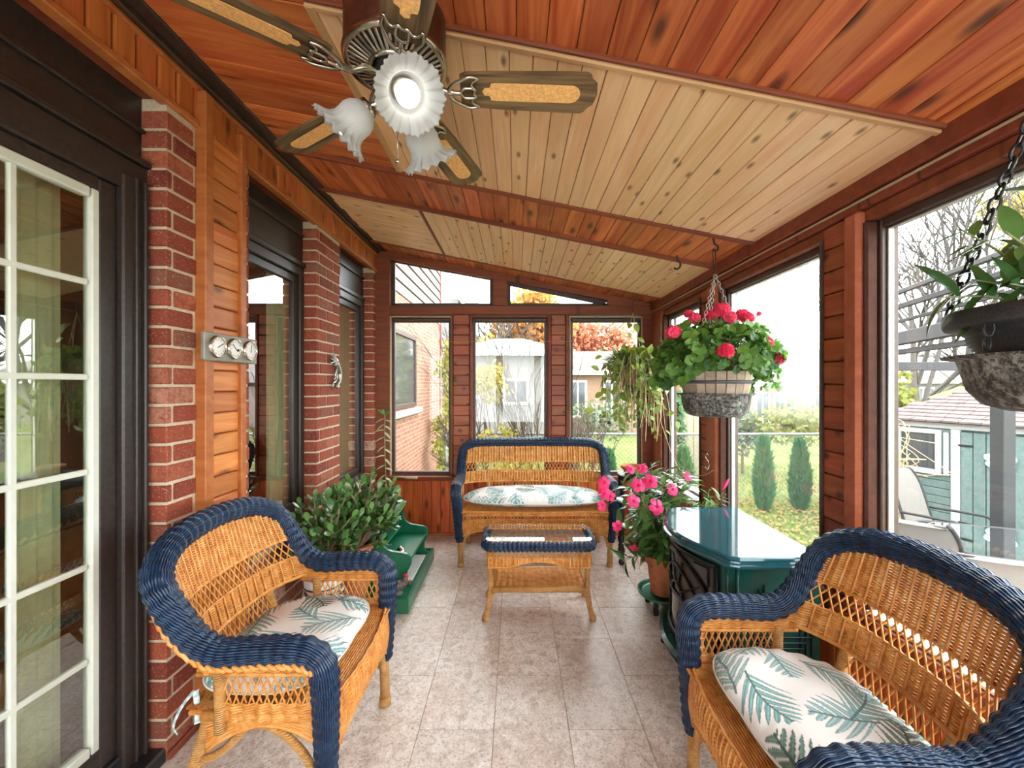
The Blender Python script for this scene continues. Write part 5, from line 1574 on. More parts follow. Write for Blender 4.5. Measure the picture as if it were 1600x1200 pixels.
# tall stem plant
ts = thing('tall_stem_plant', 'tall single stem plant with narrow silvery leaves in front of the corner window', 'plant', (-1.06, 3.36, 0))
pot(ts, (-1.06, 3.42, 0), .07, .095, .50, 'terracotta')
nl_ = [leaf_mesh('narrow_leaf', .095, .026, plain('silvery_leaf', (.34, .42, .22), .4, 0, .4, 20), .1, .3, 5)]
P = catmull([(-1.06, 3.42, .48), (-1.055, 3.36, .75), (-1.05, 3.33, 1.0), (-1.045, 3.32, 1.16)], 10)
MB().tubes(P, .004, 6).build('stem', M['stem'], ts, True)
it = []
for i in range(17):
    q = int(5 + i * 25 / 17); sd = 1 if i % 2 else -1
    it.append((P[q], unit((sd * .75, -.5, .10 - .25 * (i % 3))), (0, -.3, 1), .85))
scatter(ts, nl_, it, 40)
it = [(P[-1], unit((sx, -.4, .8)), (0, -.8, .5), .8) for sx in (-.8, -.2, .5, .9)]
scatter(ts, ml, it, 10)

# --- mandevillas
fm = MB()
for k in range(5):
    a = k * 2 * PI / 5; c_, s_ = math.cos(a), math.sin(a)
    V = [(.004 * c_, .004 * s_, 0)]
    for t_, w_ in ((.35, .008), (.7, .0155), (1.0, .008)):
        r_ = .034 * t_
        V += [(r_ * c_ - w_ * s_, r_ * s_ + w_ * c_, .004 - .010 * t_ ** 2 + .004), (r_ * c_ + w_ * s_, r_ * s_ - w_ * c_, .004 - .010 * t_ ** 2)]
    fm.add(V, [(0, 2, 1), (1, 2, 4, 3), (3, 4, 6, 5)])
fm.lathe([(.003, -.05), (.005, -.02), (.011, .002)], 8)
FLOW = fm.mesh('mandevilla_flower', M['pink2'], True)
ma = thing('mandevilla', 'pink flowering mandevilla in a terracotta pot beside the green stove', 'plant', (.93, 2.60, .12))
pot(ma, (.925, 2.60, .105), .078, .105, .235, 'terracotta', .010, 'pot', .045)
it = []
r = random.Random(4)
for k in range(76):
    a = r.uniform(0, 2 * PI); R_ = r.uniform(.04, .28); zt = .42 + r.uniform(0, .52) * (1 - R_ * .8)
    tx, ty = .875 + R_ * math.cos(a) * 1.05, 2.60 + R_ * math.sin(a) * .8
    if k % 5 == 0: zt = r.uniform(.28, .45)
    tx = min(tx, 1.19); tx -= .03 * (k % 3 == 0)
    it += sprig(ma, (.925 + .03 * math.cos(a), 2.60 + .03 * math.sin(a), .32), (tx, ty, zt), 13, 1.12, 40 + k, 1.1)
scatter(ma, ml, it, 290)
for px, py, dy, s, tilt in ((944, 754, -.05, 1.15, 1.2), (944, 770, -.05, 1.1, 1.2), (953, 775, -.02, 1.0, 1.3), (941, 790, -.04, 1.0, 1.3), (985, 733, -.06, .9, .9), (1004, 732, -.06, .95, .9), (997, 758, -.12, 1.3, 1.0), (1016, 752, -.12, 1.35, 1.0), (1051, 765, -.06, 1.15, 1.1), (990, 783, -.16, 1.15, 1.2), (1026, 792, -.16, 1.4, 1.2), (965, 822, -.1, 1.0, 1.6), (991, 857, -.06, .9, 2.2), (1075, 744, .05, 1.0, 1.0), (1082, 786, .0, .7, 1.1)):
    y = 2.56 + dy; p = Vector(((px - 806) / F * y, y, CAMZ - (py - 601) / F * y))
    rot = Matrix.Rotation(r.uniform(-.5, .5), 4, 'Z') @ Matrix.Rotation(tilt, 4, 'X') @ Matrix.Rotation(r.uniform(0, 2), 4, 'Z')
    link('flower', FLOW, ma, None, Matrix.Translation(p) @ rot @ Matrix.Scale(s, 4))
sd_ = thing('pot_caddy', 'round green tray on black casters under the mandevilla pot', 'stand', (.925, 2.60, 0))
MB().lathe([(.001, .085), (.13, .085), (.155, .10), (.16, .118), (.152, .118), (.145, .102), (.125, .097), (.001, .097)], 40, (.925, 2.60, 0)).build('tray', M['green_paint'], sd_, True)
for k in range(4):
    a = k * PI / 2 + .8; x, y = .925 + .11 * math.cos(a), 2.60 + .11 * math.sin(a)
    MB().lathe([(.018, .05), (.012, .086)], 10, (x, y, 0), True).build('stem', M['black'], sd_)
    w_ = MB().tubes([(x - .012, y, .024), (x + .012, y, .024)], .024, 14).build('caster', M['black'], sd_, True)
m2 = thing('mandevilla', 'smaller leafy mandevilla with one bud behind the green stove top', 'plant', (1.09, 2.48, 0))
pot(m2, (1.10, 2.46, 0), .085, .11, .52, 'terracotta')
it = []
for k in range(12):
    a = r.uniform(0, 2 * PI); R_ = r.uniform(.04, .15)
    it += sprig(m2, (1.10, 2.46, .49), (1.11 + R_ * math.cos(a) * .8, 2.46 + R_ * math.sin(a), .62 + r.uniform(0, .16)), 10, .72, 140 + k, 1.1)
scatter(m2, ml, it, 130)
p = Vector((1.228, 2.44, .81)); MB().lathe([(.002, -.03), (.008, -.01), (.010, .01), (.002, .045)], 10).build('bud', M['pink2'], m2, True).matrix_basis = Matrix.Translation(p) @ Matrix.Rotation(.5, 4, 'Y')
tc = thing('terracotta_bowl', 'empty shallow terracotta bowl on the black turned leg table', 'bowl', (.93, 3.34, .682))
MB().lathe([(.001, .683), (.052, .683), (.070, .725), (.085, .730), (.086, .752), (.077, .752), (.062, .70), (.001, .694)], 28, (.93, 3.34, 0)).build('bowl', M['terracotta'], tc, True)
# ------------------------------------------------------------------ the garden and the neighbours
GZ = -0.63
def lawn_mat():
    t = NT('autumn_lawn'); p = t.coord()
    f = t.noise(p, .55, 4, .6); g = t.noise(p, 9, 4, .7); h = t.noise(p, 45, 2, .7)
    col = t.ramp(f, [(.35, (0.078, 0.12, 0.03)), (.5, (0.132, 0.168, 0.048)), (.62, (0.216, 0.204, 0.072)), (.75, (0.18, 0.12, 0.066))])
    col = t.mix(t.ramp(g, [(.45, (0, 0, 0)), (.7, (0.48, 0.48, 0.48))]), col, (0.252, 0.228, 0.072))
    col = t.mix(t.math('MULTIPLY', h, .35), col, (0.042, 0.072, 0.018))
    t.set(col, .95, 0, .1); return t.m
M['lawn'] = lawn_mat()
MB().box(-30, 40, YF + .15, 60, GZ - .3, GZ, .01).box(1.5, 40, -12, YF + .15, GZ - .3, GZ, .01).build('ground', M['lawn'], None, False, 'structure')
M['paving'] = plain('patio_paving', (0.143, 0.134, 0.126), .9, var=.2, scale=8)
MB().box(1.45, 6.0, -3, 5.0, GZ - .05, GZ + .012, .004).build('patio', M['paving'], None, False, 'structure')
r = random.Random(12)
gm = MB(); V = []; 
for i in range(14000):
    y = 4.1 + 6.5 * r.random() ** 1.3; x = (r.uniform(-.15, .78)) * y
    if x < 1.5 and y < 4.2: continue
    if 1.4 < x < 6.0 and y < 5.05: continue
    a = r.uniform(0, 2 * PI); w = r.uniform(.006, .012); hgt = r.uniform(.03, .09)
    V += [(x - w * math.cos(a), y - w * math.sin(a), GZ), (x + w * math.cos(a), y + w * math.sin(a), GZ), (x + r.gauss(0, .03), y + r.gauss(0, .03), GZ + hgt)]
gm.add(V, np.arange(len(V)).reshape(-1, 3))
M['blades'] = leaf_mat('grass_blade', (0.072, 0.114, 0.024), (0.228, 0.24, 0.06), .7, .3)
tag(gm.build('grass', M['blades'], None, False, 'stuff'), 'yellow green grass of the lawn beyond the windows', 'grass')
fl_ = MB(); V = []; F_ = []
for i in range(1600):
    y = r.uniform(4.3, 7.4); x = r.uniform(.25, .95) * y
    if x < 6 and y < 5.05: continue
    a = r.uniform(0, 2 * PI); s_ = r.uniform(.02, .04); k = len(V)
    c_, sn = math.cos(a) * s_, math.sin(a) * s_
    V += [(x - c_, y - sn, GZ + .035), (x + sn, y - c_, GZ + .055), (x + c_, y + sn, GZ + .035), (x - sn, y + c_, GZ + .05)]; F_.append((k, k + 1, k + 2, k + 3))
fl_.add(V, F_)
M['fallen'] = leaf_mat('fallen_leaf', (0.24, 0.102, 0.048), (0.372, 0.27, 0.072), .8, .2)
tag(fl_.build('fallen_leaves', M['fallen'], None, False, 'stuff'), 'fallen brown and yellow leaves scattered on the lawn', 'leaves')

# chain link fence along the back of the lawn
M['galv'] = plain('galvanised', (0.252, 0.264, 0.264), .5, .6, .1)
fe = thing('chain_link_fence', 'grey chain link fence along the back of the lawn', 'fence', (2.5, 7.15, GZ))
FX0, FX1, FY, FT = -1.2, 7.6, 7.15, .55
MB().tubes([(FX0, FY, FT), (FX1, FY, FT)], .022, 8).build('top_rail', M['galv'], fe, True)
x = FX0
while x <= FX1 + .01:
    MB().tubes([(x, FY, GZ), (x, FY, FT + .04)], .026, 8).ball((x, FY, FT + .05), .032, 8, 6).build('post', M['galv'], fe, True); x += 2.2
P = []
H = FT - GZ - .04; st_ = .075
for sgn in (1, -1):
    for x in np.arange(FX0 - (H if sgn > 0 else 0), FX1 + (0 if sgn > 0 else H), st_):
        a = np.array((x, FY + .012, GZ + .02)); b = a + np.array((sgn * H, 0, H))
        t0, t1 = 0, 1
        for lim_, s0 in ((FX0, 1), (FX1, -1)):
            fa, fb = (a[0] - lim_) * s0, (b[0] - lim_) * s0
            if fa < 0 and fb < 0: t0, t1 = 1, 0; break
            if fa < 0: t0 = max(t0, fa / (fa - fb))
            if fb < 0: t1 = min(t1, fa / (fa - fb))
        if t1 - t0 > .02: P.append((a + (b - a) * t0, a + (b - a) * t1))
MB().tubes(np.array(P), .0028, 3, cap=False).build('wire_mesh', M['galv'], fe, False, 'stuff')

# foliage clouds
def cloud(parent, name, mat, c, ax_, n, size, seed, hollow=.35, kind='stuff'):
    g_ = np.random.default_rng(seed)
    d = unit(g_.normal(size=(n, 3))); rr = (hollow + (1 - hollow) * g_.random(n)) 
    p = np.array(c) + d * rr[:, None] * np.array(ax_) * (1 + .18 * np.sin(d[:, :1] * 5 + seed) * np.cos(d[:, 2:] * 4))
    e1 = unit(g_.normal(size=(n, 3))); e2 = unit(np.cross(e1, g_.normal(size=(n, 3))))
    s_ = size * g_.uniform(.6, 1.3, n)[:, None]
    V = np.stack((p - e1 * s_ * .5, p + e2 * s_ * .35, p + e1 * s_ * .5, p - e2 * s_ * .35), 1).reshape(-1, 3)
    return MB().add(V, np.arange(4 * n).reshape(-1, 4)).build(name, mat, parent, False, kind)
def grow(base, height, seed, levels=5, spread=.55, r0=.10, nb=3, lean=(0, 0)):
    r_ = random.Random(seed); segs = []
    def rec(p, d, L, rad, lv):
        q = np.array(p); pts = [q]; dd = np.array(d)
        for i in range(4):
            dd = unit(dd + np.array((r_.gauss(0, .10), r_.gauss(0, .10), r_.gauss(0, .05) + .03))); q = q + dd * L / 4; pts.append(q)
        segs.append((np.array(pts), rad))
        if lv == 0: return
        for k in range(nb + (1 if r_.random() < .4 else 0)):
            f = r_.uniform(.45, 1.0); pt = pts[int(f * 4)]
            nd = unit(dd + np.array((r_.gauss(0, spread), r_.gauss(0, spread), r_.gauss(.1, spread * .6))))
            rec(pt, nd, L * r_.uniform(.58, .82), max(.0045, rad * r_.uniform(.55, .72)), lv - 1)
    rec(base, unit((lean[0], lean[1], 1)), height * .34, r0, levels)
    return segs
def tree_mesh(segs, k=4):
    mb = MB()
    for P, rad in segs: mb.tubes(P[None], np.linspace(rad, rad * .62, len(P)), k if rad > .01 else 3, cap=False)
    return mb
M['cedar'] = leaf_mat('cedar_green', (.04, .12, .05), (.10, .22, .09), .7, .15)
def cedar(x, y, h, w, label, seed):
    t = thing('cedar_shrub', label, 'shrub', (x, y, GZ), 'young cedars along the fence')
    g_ = np.random.default_rng(seed); n = 2200
    z = g_.random(n); a = g_.uniform(0, 2 * PI, n); rr = w * (np.sin(np.clip(z * .92 + .08, 0, 1) * PI) ** .55) * (1 - .35 * z) * g_.uniform(.55, 1.05, n)
    p = np.stack((x + rr * np.cos(a), y + rr * np.sin(a), GZ + .02 + z * h), 1)
    o = np.stack((np.cos(a) * .4, np.sin(a) * .4, np.ones(n)), 1); o = unit(o + g_.normal(scale=.25, size=(n, 3))); s2 = unit(np.cross(o, g_.normal(size=(n, 3))))
    V = np.stack((p - s2 * .018, p + s2 * .018, p + o * .11), 1).reshape(-1, 3)
    MB().add(V, np.arange(3 * n).reshape(-1, 3)).build('foliage', M['cedar'], t, False, 'stuff')
    MB().tubes([(x, y, GZ), (x, y, GZ + h * .8)], .025, 6).build('trunk', M['bark'], t, True)
for i, (px, y, h, w, lab) in enumerate(((952, 6.4, .95, .13, 'young cedar by the fence seen past the loveseat corner'), (1068, 6.6, .98, .17, 'young cedar by the fence seen under the trailing plant'), (1193, 6.7, 1.14, .155, 'middle young cedar by the fence in the foggy window'), (1250, 6.7, 1.10, .16, 'young cedar by the fence beside the slatted post'), (1420, 6.8, 1.1, .22, 'young cedar by the fence behind the garden shed'))):
    cedar((px - 806) / F * y, y, h, w, lab, 30 + i)

# the house's own brick wall with siding, seen through the first window
def far_brick():
    t = NT('far_brick'); p = t.coord()
    sw = t.n('SeparateXYZ'); t.t.links.new(p, sw.inputs[0]); cb = t.n('CombineXYZ'); t.put(cb, 0, sw.outputs[1]); t.put(cb, 1, sw.outputs[2])
    b = t.n('TexBrick'); t.t.links.new(cb.outputs[0], b.inputs['Vector']); b.inputs['Scale'].default_value = 1.0
    b.inputs['Brick Width'].default_value = .21; b.inputs['Row Height'].default_value = .0735; b.inputs['Mortar Size'].default_value = .006
    b.inputs['Color1'].default_value = (0.252, 0.084, 0.051, 1); b.inputs['Color2'].default_value = (0.3, 0.132, 0.084, 1); b.inputs['Mortar'].default_value = (0.348, 0.288, 0.228, 1)
    t.set(b.outputs[0], .9); return t.m
M['far_brick'] = far_brick()
M['siding'] = plain('pink_beige_siding', (0.223, 0.167, 0.134), .7, var=.05)
M['red_trim'] = plain('red_trim', (0.27, 0.036, 0.036), .6)
M['cream_trim'] = plain('cream_trim', (0.294, 0.260, 0.176), .6)
M['stone_sill'] = plain('stone_sill', (0.372, 0.336, 0.276), .85, var=.1)
M['pale_wall'] = plain('pale_render', (0.186, 0.180, 0.171), .8, var=.05)
M['roof_pink'] = plain('pinkish_roof', (0.24, 0.132, 0.108), .9, var=.2, scale=3)
M['roof_grey'] = plain('grey_roof', (0.204, 0.18, 0.168), .9, var=.2, scale=3)
M['tan_brick'] = plain('tan_brick', (0.264, 0.156, 0.108), .9, var=.2, scale=20)
M['dark_glass'] = plain('dark_window', (0.06, 0.066, 0.072), .1)
ho = thing('brick_house_wing', 'brick wing of the house with beige siding above seen through the first far window', 'house', (-2.2, 7.5, GZ))
HXw = -1.92
MB().box(HXw - .3, HXw, 4.1, 10.6, GZ, 2.9, .005).build('brick_wall', M['far_brick'], ho)
MB().box(HXw - .28, HXw - .02, 4.1, 10.5, 2.9, 5.2, .005).build('siding_shade_backing', M['bronze'], ho)  # dark sheet added to paint shade lines in the gaps between siding boards
for i in range(11):
    z = 2.90 + i * .21
    MB().prism_axis([(HXw - .05, z), (HXw + .022, z), (HXw - .004, z + .193), (HXw - .05, z + .193)], 4.1, 10.55, 1).build('siding_board', M['siding'], ho)
MB().box(HXw - .1, HXw + .03, 10.50, 10.64, GZ, 5.2, .005).build('corner_trim', M['red_trim'], ho)
wf = MB()
for a, b, c, d_ in ((6.2, 6.27, 1.0, 2.30), (7.84, 7.92, 1.0, 2.30), (6.27, 7.84, 1.0, 1.07), (6.27, 7.84, 2.22, 2.30)): wf.box(HXw - .05, HXw + .035, a, b, c, d_, .004)
wf = wf.build('window', M['bronze'], ho); MB().box(HXw - .02, HXw + .006, 6.27, 7.84, 1.07, 2.22, .001).build('pane', M['dark_glass'], wf)
MB().box(HXw - .02, HXw + .10, 6.05, 8.15, .86, .97, .02).build('stone_sill', M['stone_sill'], ho)
# gabled neighbour behind it, only its rake shows
nb = thing('gabled_house', 'pale house with a cream rake board behind the brick wing', 'house', (-4, 19, GZ))
MB().box(-8, -2.4, 17.5, 22, GZ, 5.0, .01).build('wall', M['pale_wall'], nb)
MB().bar((-4.1, 17.0, 7.02), (-1.55, 17.0, 4.46), .45, .30, (0, 0, 1), .02).build('rake_board', M['cream_trim'], nb)
MB().bar((-4.4, 19.6, 7.50), (-1.5, 19.6, 4.62), 5.0, .14, (0, 0, 1), .02).build('roof', M['roof_grey'], nb)
MB().box(-2.41, -2.37, 18.2, 19, 3.0, 4.2, .005).build('window', M['dark_glass'], nb)
# vine shrub at the wing's corner
M['vine_leaf'] = leaf_mat('yellow_green_leaf', (0.18, 0.216, 0.036), (0.372, 0.348, 0.084), .7, .35)
vs_ = thing('climbing_shrub', 'yellow green climbing shrub at the corner of the brick wing', 'shrub', (-1.62, 9.0, GZ))
for i in range(7):
    cloud(vs_, 'foliage', M['vine_leaf'], (-1.50 + r.uniform(-.14, .14), 9.0 + r.uniform(-.3, .3), -.35 + i * .42), (.24, .3, .30), 170, .11, 60 + i)
MB().tubes(catmull([(-1.55, 9, GZ), (-1.5, 9, .5), (-1.55, 9.05, 1.5), (-1.48, 9, 2.4)], 5), .02, 5).build('stem', M['bark'], vs_, True)

# sapling and twiggy shrub outside the middle window
M['sap_leaf'] = leaf_mat('golden_leaf', (0.27, 0.24, 0.03), (0.432, 0.348, 0.096), .7, .35)
M['twig'] = plain('dry_twig', (.10, .075, .055), .85, var=.2)
sp = thing('golden_sapling', 'slender sapling with golden leaves outside the middle window', 'tree', (-.35, 5.9, GZ))
sg_ = grow((-.35, 5.9, GZ), 3.1, 5, 4, .38, .028, 3); tree_mesh(sg_).build('branches', M['twig'], sp, True)
for i in range(8): cloud(sp, 'foliage', M['sap_leaf'], (-.40 + r.uniform(-.25, .35), 5.9 + r.uniform(-.2, .2), .25 + r.uniform(-.45, 1.4)), (.24, .2, .24), 110, .075, 90 + i)
tw = thing('twiggy_shrub', 'bare twiggy shrub with few yellow leaves outside the middle window', 'shrub', (.15, 6.2, GZ))
for k in range(13):
    x0 = r.uniform(-.3, .42); tree_mesh(grow((x0, 6.2 + r.uniform(-.15, .15), GZ), 4.6, 200 + k, 3, .20, .014, 2, (r.gauss(0, .1), 0)), 3).build('stem', M['twig'], tw, True)
cloud(tw, 'foliage', M['vine_leaf'], (.1, 6.1, .15), (.55, .3, .55), 330, .07, 77, .1)
ts2 = thing('twiggy_shrub', 'grey green twiggy shrub outside the far window behind the trailing plant', 'shrub', (1.15, 6.6, GZ))
for k in range(14):
    x0 = r.uniform(.85, 1.5); tree_mesh(grow((x0, 6.7 + r.uniform(-.1, .2), GZ), 2.6, 240 + k, 3, .28, .016, 2, (r.gauss(0, .16), 0)), 3).build('stem', M['twig'], ts2, True)

# neighbours' houses
def house(nm, label, x0, x1, y, zt, zr, wall, roof, wins, hip=1.2, depth=5):
    t = thing(nm, label, 'house', ((x0 + x1) / 2, y, GZ))
    MB().box(x0, x1, y, y + depth, GZ, zt, .01).build('wall', M[wall], t)
    V = [(x0 - .4, y - .4, zt), (x1 + .4, y - .4, zt), (x1 + .4, y + depth, zt), (x0 - .4, y + depth, zt), (x0 + hip, y + depth / 2, zr), (x1 - hip, y + depth / 2, zr)]
    MB().add(V, [(0, 1, 5, 4), (1, 2, 5), (2, 3, 4, 5), (3, 0, 4), (3, 2, 1, 0)]).build('roof', M[roof], t)
    MB().box(x0 - .42, x1 + .42, y - .44, y - .36, zt - .14, zt + .03, .01).build('gutter', M['white'], t)
    for (a, b, c, d_) in wins:
        f_ = MB()
        for q in ((a - .08, a, c - .08, d_ + .08), (b, b + .08, c - .08, d_ + .08), (a, b, c - .08, c), (a, b, d_, d_ + .08), ((a + b) / 2 - .03, (a + b) / 2 + .03, c, d_)): f_.box(q[0], q[1], y - .06, y + .02, q[2], q[3], .004)
        f_ = f_.build('window', M['white'], t); MB().box(a, b, y - .03, y + .01, c, d_, .001).build('pane', M['dark_glass'], f_)
    return t
house('white_garage', 'white garage with a low pale roof outside the middle window', -1.6, 1.15, 12.0, 2.35, 2.95, 'pale_wall', 'pale_wall', [(-.3, .3, .9, 1.5)], .9, 4)
house('neighbour_house', 'brick bungalow with a pinkish roof outside the far window', 1.35, 7.2, 17.5, 1.95, 3.0, 'tan_brick', 'roof_pink', [(2.3, 2.9, .1, 1.5), (3.75, 4.3, .1, 1.5), (5.4, 6.4, .1, 1.5)])
house('neighbour_house', 'brick house with white windows seen low in the foggy window', 9.6, 14.2, 18.0, 1.5, 3.2, 'tan_brick', 'roof_grey', [(10.4, 10.9, -.3, 1.0), (11.2, 12.0, -.3, 1.0), (12.5, 13.3, -.3, 1.0)])
house('neighbour_house', 'pale house behind the bare tree and the shed', 15.5, 24.0, 21.0, 1.6, 3.4, 'pale_wall', 'roof_grey', [(17, 18, 0, 1.2), (20, 21, 0, 1.2)])
# wooden fence stub yellowish between the posts
yf = thing('board_fence', 'short yellowish board fence beyond the corner window', 'fence', (3.9, 9.0, GZ))
for i in range(9):
    MB().box(3.25 + i * .15, 3.39 + i * .15, 9.0, 9.03, GZ, .85, .004).build('board', M['cream_trim'], yf)
MB().box(3.25, 4.6, 9.03, 9.08, .5, .6, .004).build('rail', M['cream_trim'], yf)
# shrubs beyond the fence
M['olive'] = leaf_mat('olive_leaf', (0.156, 0.18, 0.042), (0.33, 0.3, 0.084), .8, .25)
M['orange_leaf'] = leaf_mat('orange_leaf', (0.33, 0.132, 0.03), (0.48, 0.252, 0.072), .8, .35)
M['rust_leaf'] = leaf_mat('rust_leaf', (0.33, 0.096, 0.054), (0.444, 0.18, 0.102), .8, .35)
M['grey_leaf'] = leaf_mat('grey_green_leaf', (0.096, 0.132, 0.072), (0.18, 0.204, 0.132), .8, .2)
for (px, py, y, axx, nm, lab, mt, n, sd) in ((1243, 660, 9.0, (.95, .6, .5), 'garden_shrub', 'golden green rounded shrub beyond the fence in the foggy window', 'olive', 900, 1), (1160, 672, 9.5, (.7, .5, .6), 'garden_shrub', 'grey green shrub beyond the fence at the edge of the foggy window', 'grey_leaf', 800, 2), (1050, 655, 8.2, (.30, .3, .7), 'garden_shrub', 'small green conifer beyond the fence in the corner window', 'cedar', 900, 3), (940, 655, 9.5, (.9, .5, .5), 'garden_shrub', 'low grey shrub beyond the fence outside the far window', 'grey_leaf', 700, 4), (1400, 640, 8.0, (.4, .4, .7), 'garden_shrub', 'yellow shrub left of the shed roof', 'olive', 700, 6)):
    c = np.array(((px - 806) / F * y, y, CAMZ - (py - 601) / F * y))
    t = thing(nm, lab, 'shrub', (c[0], c[1], GZ)); cloud(t, 'foliage', M[mt], c, axx, n, .13, sd + 400, .2); MB().tubes([(c[0], c[1], GZ), (c[0], c[1], c[2])], .03, 6).build('stem', M['bark'], t, True)
M['bare'] = plain('bare_bark', (0.073, 0.063, 0.058), .9, var=.2)
def tree(nm, lab, px, y, h, seed, leafm=None, cl=(), r0=.14, lv=4, nb_=3, size=.28):
    x = (px - 806) / F * y
    t = thing(nm, lab, 'tree', (x, y, GZ))
    tree_mesh(grow((x, y, GZ), h, seed, lv, .5, r0, nb_)).build('branches', M['bare'], t, True)
    for i, (qx, qy, ax_) in enumerate(cl):
        c = ((qx - 806) / F * y, y, CAMZ - (qy - 601) / F * y); cloud(t, 'crown', M[leafm], c, ax_, 800, size, seed * 10 + i, .1)
tree('autumn_tree', 'tall tree with orange autumn leaves above the white garage', 800, 19.0, 9.0, 3, 'orange_leaf', ((790, 545, (1.7, 1, 1.1)), (835, 530, (1.3, 1, 1.1)), (812, 505, (1.6, 1, 1.0)), (860, 515, (1.3, 1, 1.2)), (835, 470, (1.0, 1, .6))))
tree('autumn_tree', 'broad rust red tree behind the pink roofed bungalow', 945, 24.0, 9.0, 4, 'rust_leaf', ((920, 540, (2.0, 1.5, 1.7)), (965, 530, (2.2, 1.5, 2.0)), (900, 520, (1.5, 1.2, 1.4)), (985, 560, (1.6, 1.2, 1.2))))
tree('autumn_tree', 'thin tree with small golden leaves left in the middle window', 752, 15.0, 7.0, 6, 'sap_leaf', ((757, 560, (.7, .7, .9)), (765, 600, (.6, .6, .9))), .09, 4, 3, .17)
for k, (px, y, h, sd, lab) in enumerate(((1440, 11.0, 12.5, 21, 'large bare branching tree behind the shed'), (1500, 12.0, 12.5, 22, 'second bare tree with a forked trunk above the shed roof'), (1400, 13.5, 12.5, 23, 'slim bare tree at the edge of the wide window'), (1180, 16.0, 9.0, 25, 'hazy bare tree behind the foggy window'))):
    tree('bare_tree', lab, px, y, h, sd, None, (), .082, 5, 3)
tree('autumn_tree', 'yellow leaved tree beyond the hanging black pot', 1640, 12.5, 8.0, 31, 'sap_leaf', ((1585, 330, (1.0, .8, .8)), (1640, 300, (1.2, .8, 1.0)), (1610, 390, (.8, .8, .6))), .1, 4, 3, .18)

# ------------------------------------------------------------------ garden shed
M['teal'] = wood('weathered_teal', (0.104, 0.160, 0.153), (0.164, 0.216, 0.205), (0.074, 0.100, 0.089), knot=.03, vvar=.16, rough=.85)
M['teal_white'] = plain('pale_shed_trim', (0.346, 0.365, 0.355), .7, var=.06)
M['shingle'] = plain('pinkish_shingle', (0.134, 0.097, 0.093), .95, var=.25, scale=9)
sh = thing('garden_shed', 'small weathered teal garden shed with pinkish shingle roof beyond the patio', 'shed', (5.43, 5.12, GZ))
O = np.array((5.428, 5.12, 0)); DX = unit((.354, -1, 0)); DN = np.array((DX[1], -DX[0], 0))     # along the front (to the camera's side), outwards
if DN @ (np.array((0, 0, 0)) - O) < 0: DN = -DN
def SP(s_, n_, z): return O + DX * s_ + DN * n_ + np.array((0, 0, z))
def sbox(s0, s1, n0, n1, z0, z1, b=.004):
    v, f = cbox_data(abs(s1 - s0), abs(n1 - n0), abs(z1 - z0), b)
    R_ = np.stack((DX, DN, np.array((0, 0, 1.))), 1)
    if np.linalg.det(R_) < 0: f = [q[::-1] for q in f]
    return v @ R_.T + SP((s0 + s1) / 2, (n0 + n1) / 2, (z0 + z1) / 2), f
def sb(s0, s1, n0, n1, z0, z1, mat, name, parent=None):
    return MB().add(*sbox(s0, s1, n0, n1, z0, z1)).build(name, M[mat], parent or sh)
EZ = .92
sb(-.85, 2.0, -1.9, -.03, GZ, EZ, 'teal', 'body')
nbd = 15
for i in range(nbd):
    z0 = GZ + .02 + i * (EZ - GZ - .05) / nbd; h = (EZ - GZ - .05) / nbd
    v = sb(-.82, -.04, -.028 + .004 * (i % 2), .0, z0, z0 + h - .006, 'teal', 'plank')
for i in range(11):
    s0 = .04 + i * .112; sb(s0, s0 + .104, -.025, .012 + .003 * (i % 2), GZ + .05, EZ - .10, 'teal', 'plank')
sb(-.05, .035, -.02, .022, GZ, EZ, 'teal_white', 'corner_trim'); sb(-.87, -.80, -.02, .02, GZ, EZ, 'teal_white', 'corner_trim'); sb(-.87, 2.0, -.02, .03, EZ - .07, EZ, 'teal_white', 'eave_trim')
wn = MB()
for q in ((-.62, -.56, .25, .83), (-.20, -.14, .25, .83), (-.56, -.20, .25, .32), (-.56, -.20, .77, .83)): wn.add(*sbox(q[0], q[1], -.01, .03, q[2], q[3]))
wn = wn.build('window', M['teal_white'], sh); MB().add(*sbox(-.56, -.20, -.01, .012, .32, .77)).build('pane', M['dark_glass'], wn)
sb(-.12, -.07, 0, .025, .26, .80, 'teal_white', 'shutter')
for z in (.66, -.28):
    sb(.02, .16, .015, .026, z - .012, z + .012, 'iron', 'hinge')
# shingle roof: courses of single shingles on a hipped plane
ridge_z, ridge_n = 1.30, -.95
for c_ in range(9):
    f0 = c_ / 9
    n0, z0 = .10 + (ridge_n - .10) * f0, EZ + .01 + (ridge_z - EZ) * f0
    n1, z1 = .10 + (ridge_n - .10) * (f0 + .14), EZ + .01 + (ridge_z - EZ) * (f0 + .14)
    s = -.97 + .62 * f0 + (.09 if c_ % 2 else 0); 
    while s < 2.0 - .6 * f0:
        w_ = random.uniform(.15, .21); e = s + w_ - .008
        V = [SP(s, n0, z0 + .022), SP(e, n0, z0 + .022), SP(e, n1, z1 + .006), SP(s, n1, z1 + .006), SP(s, n0, z0), SP(e, n0, z0), SP(e, n1, z1 - .01), SP(s, n1, z1 - .01)]
        MB().add(V, [(0, 1, 2, 3), (7, 6, 5, 4), (0, 4, 5, 1), (1, 5, 6, 2), (2, 6, 7, 3), (3, 7, 4, 0)]).build('shingle', M['shingle'], sh)
        s += w_
V = [SP(-1.0, .09, EZ), SP(2.0, .09, EZ), SP(1.4, ridge_n, ridge_z), SP(-.38, ridge_n, ridge_z), SP(-1.0, -2.0, EZ), SP(2.0, -2.0, EZ)]
MB().add(V, [(0, 1, 2, 3), (0, 3, 4), (3, 2, 5, 4), (2, 1, 5), (0, 4, 5, 1)]).build('roof_deck', M['shingle'], sh)
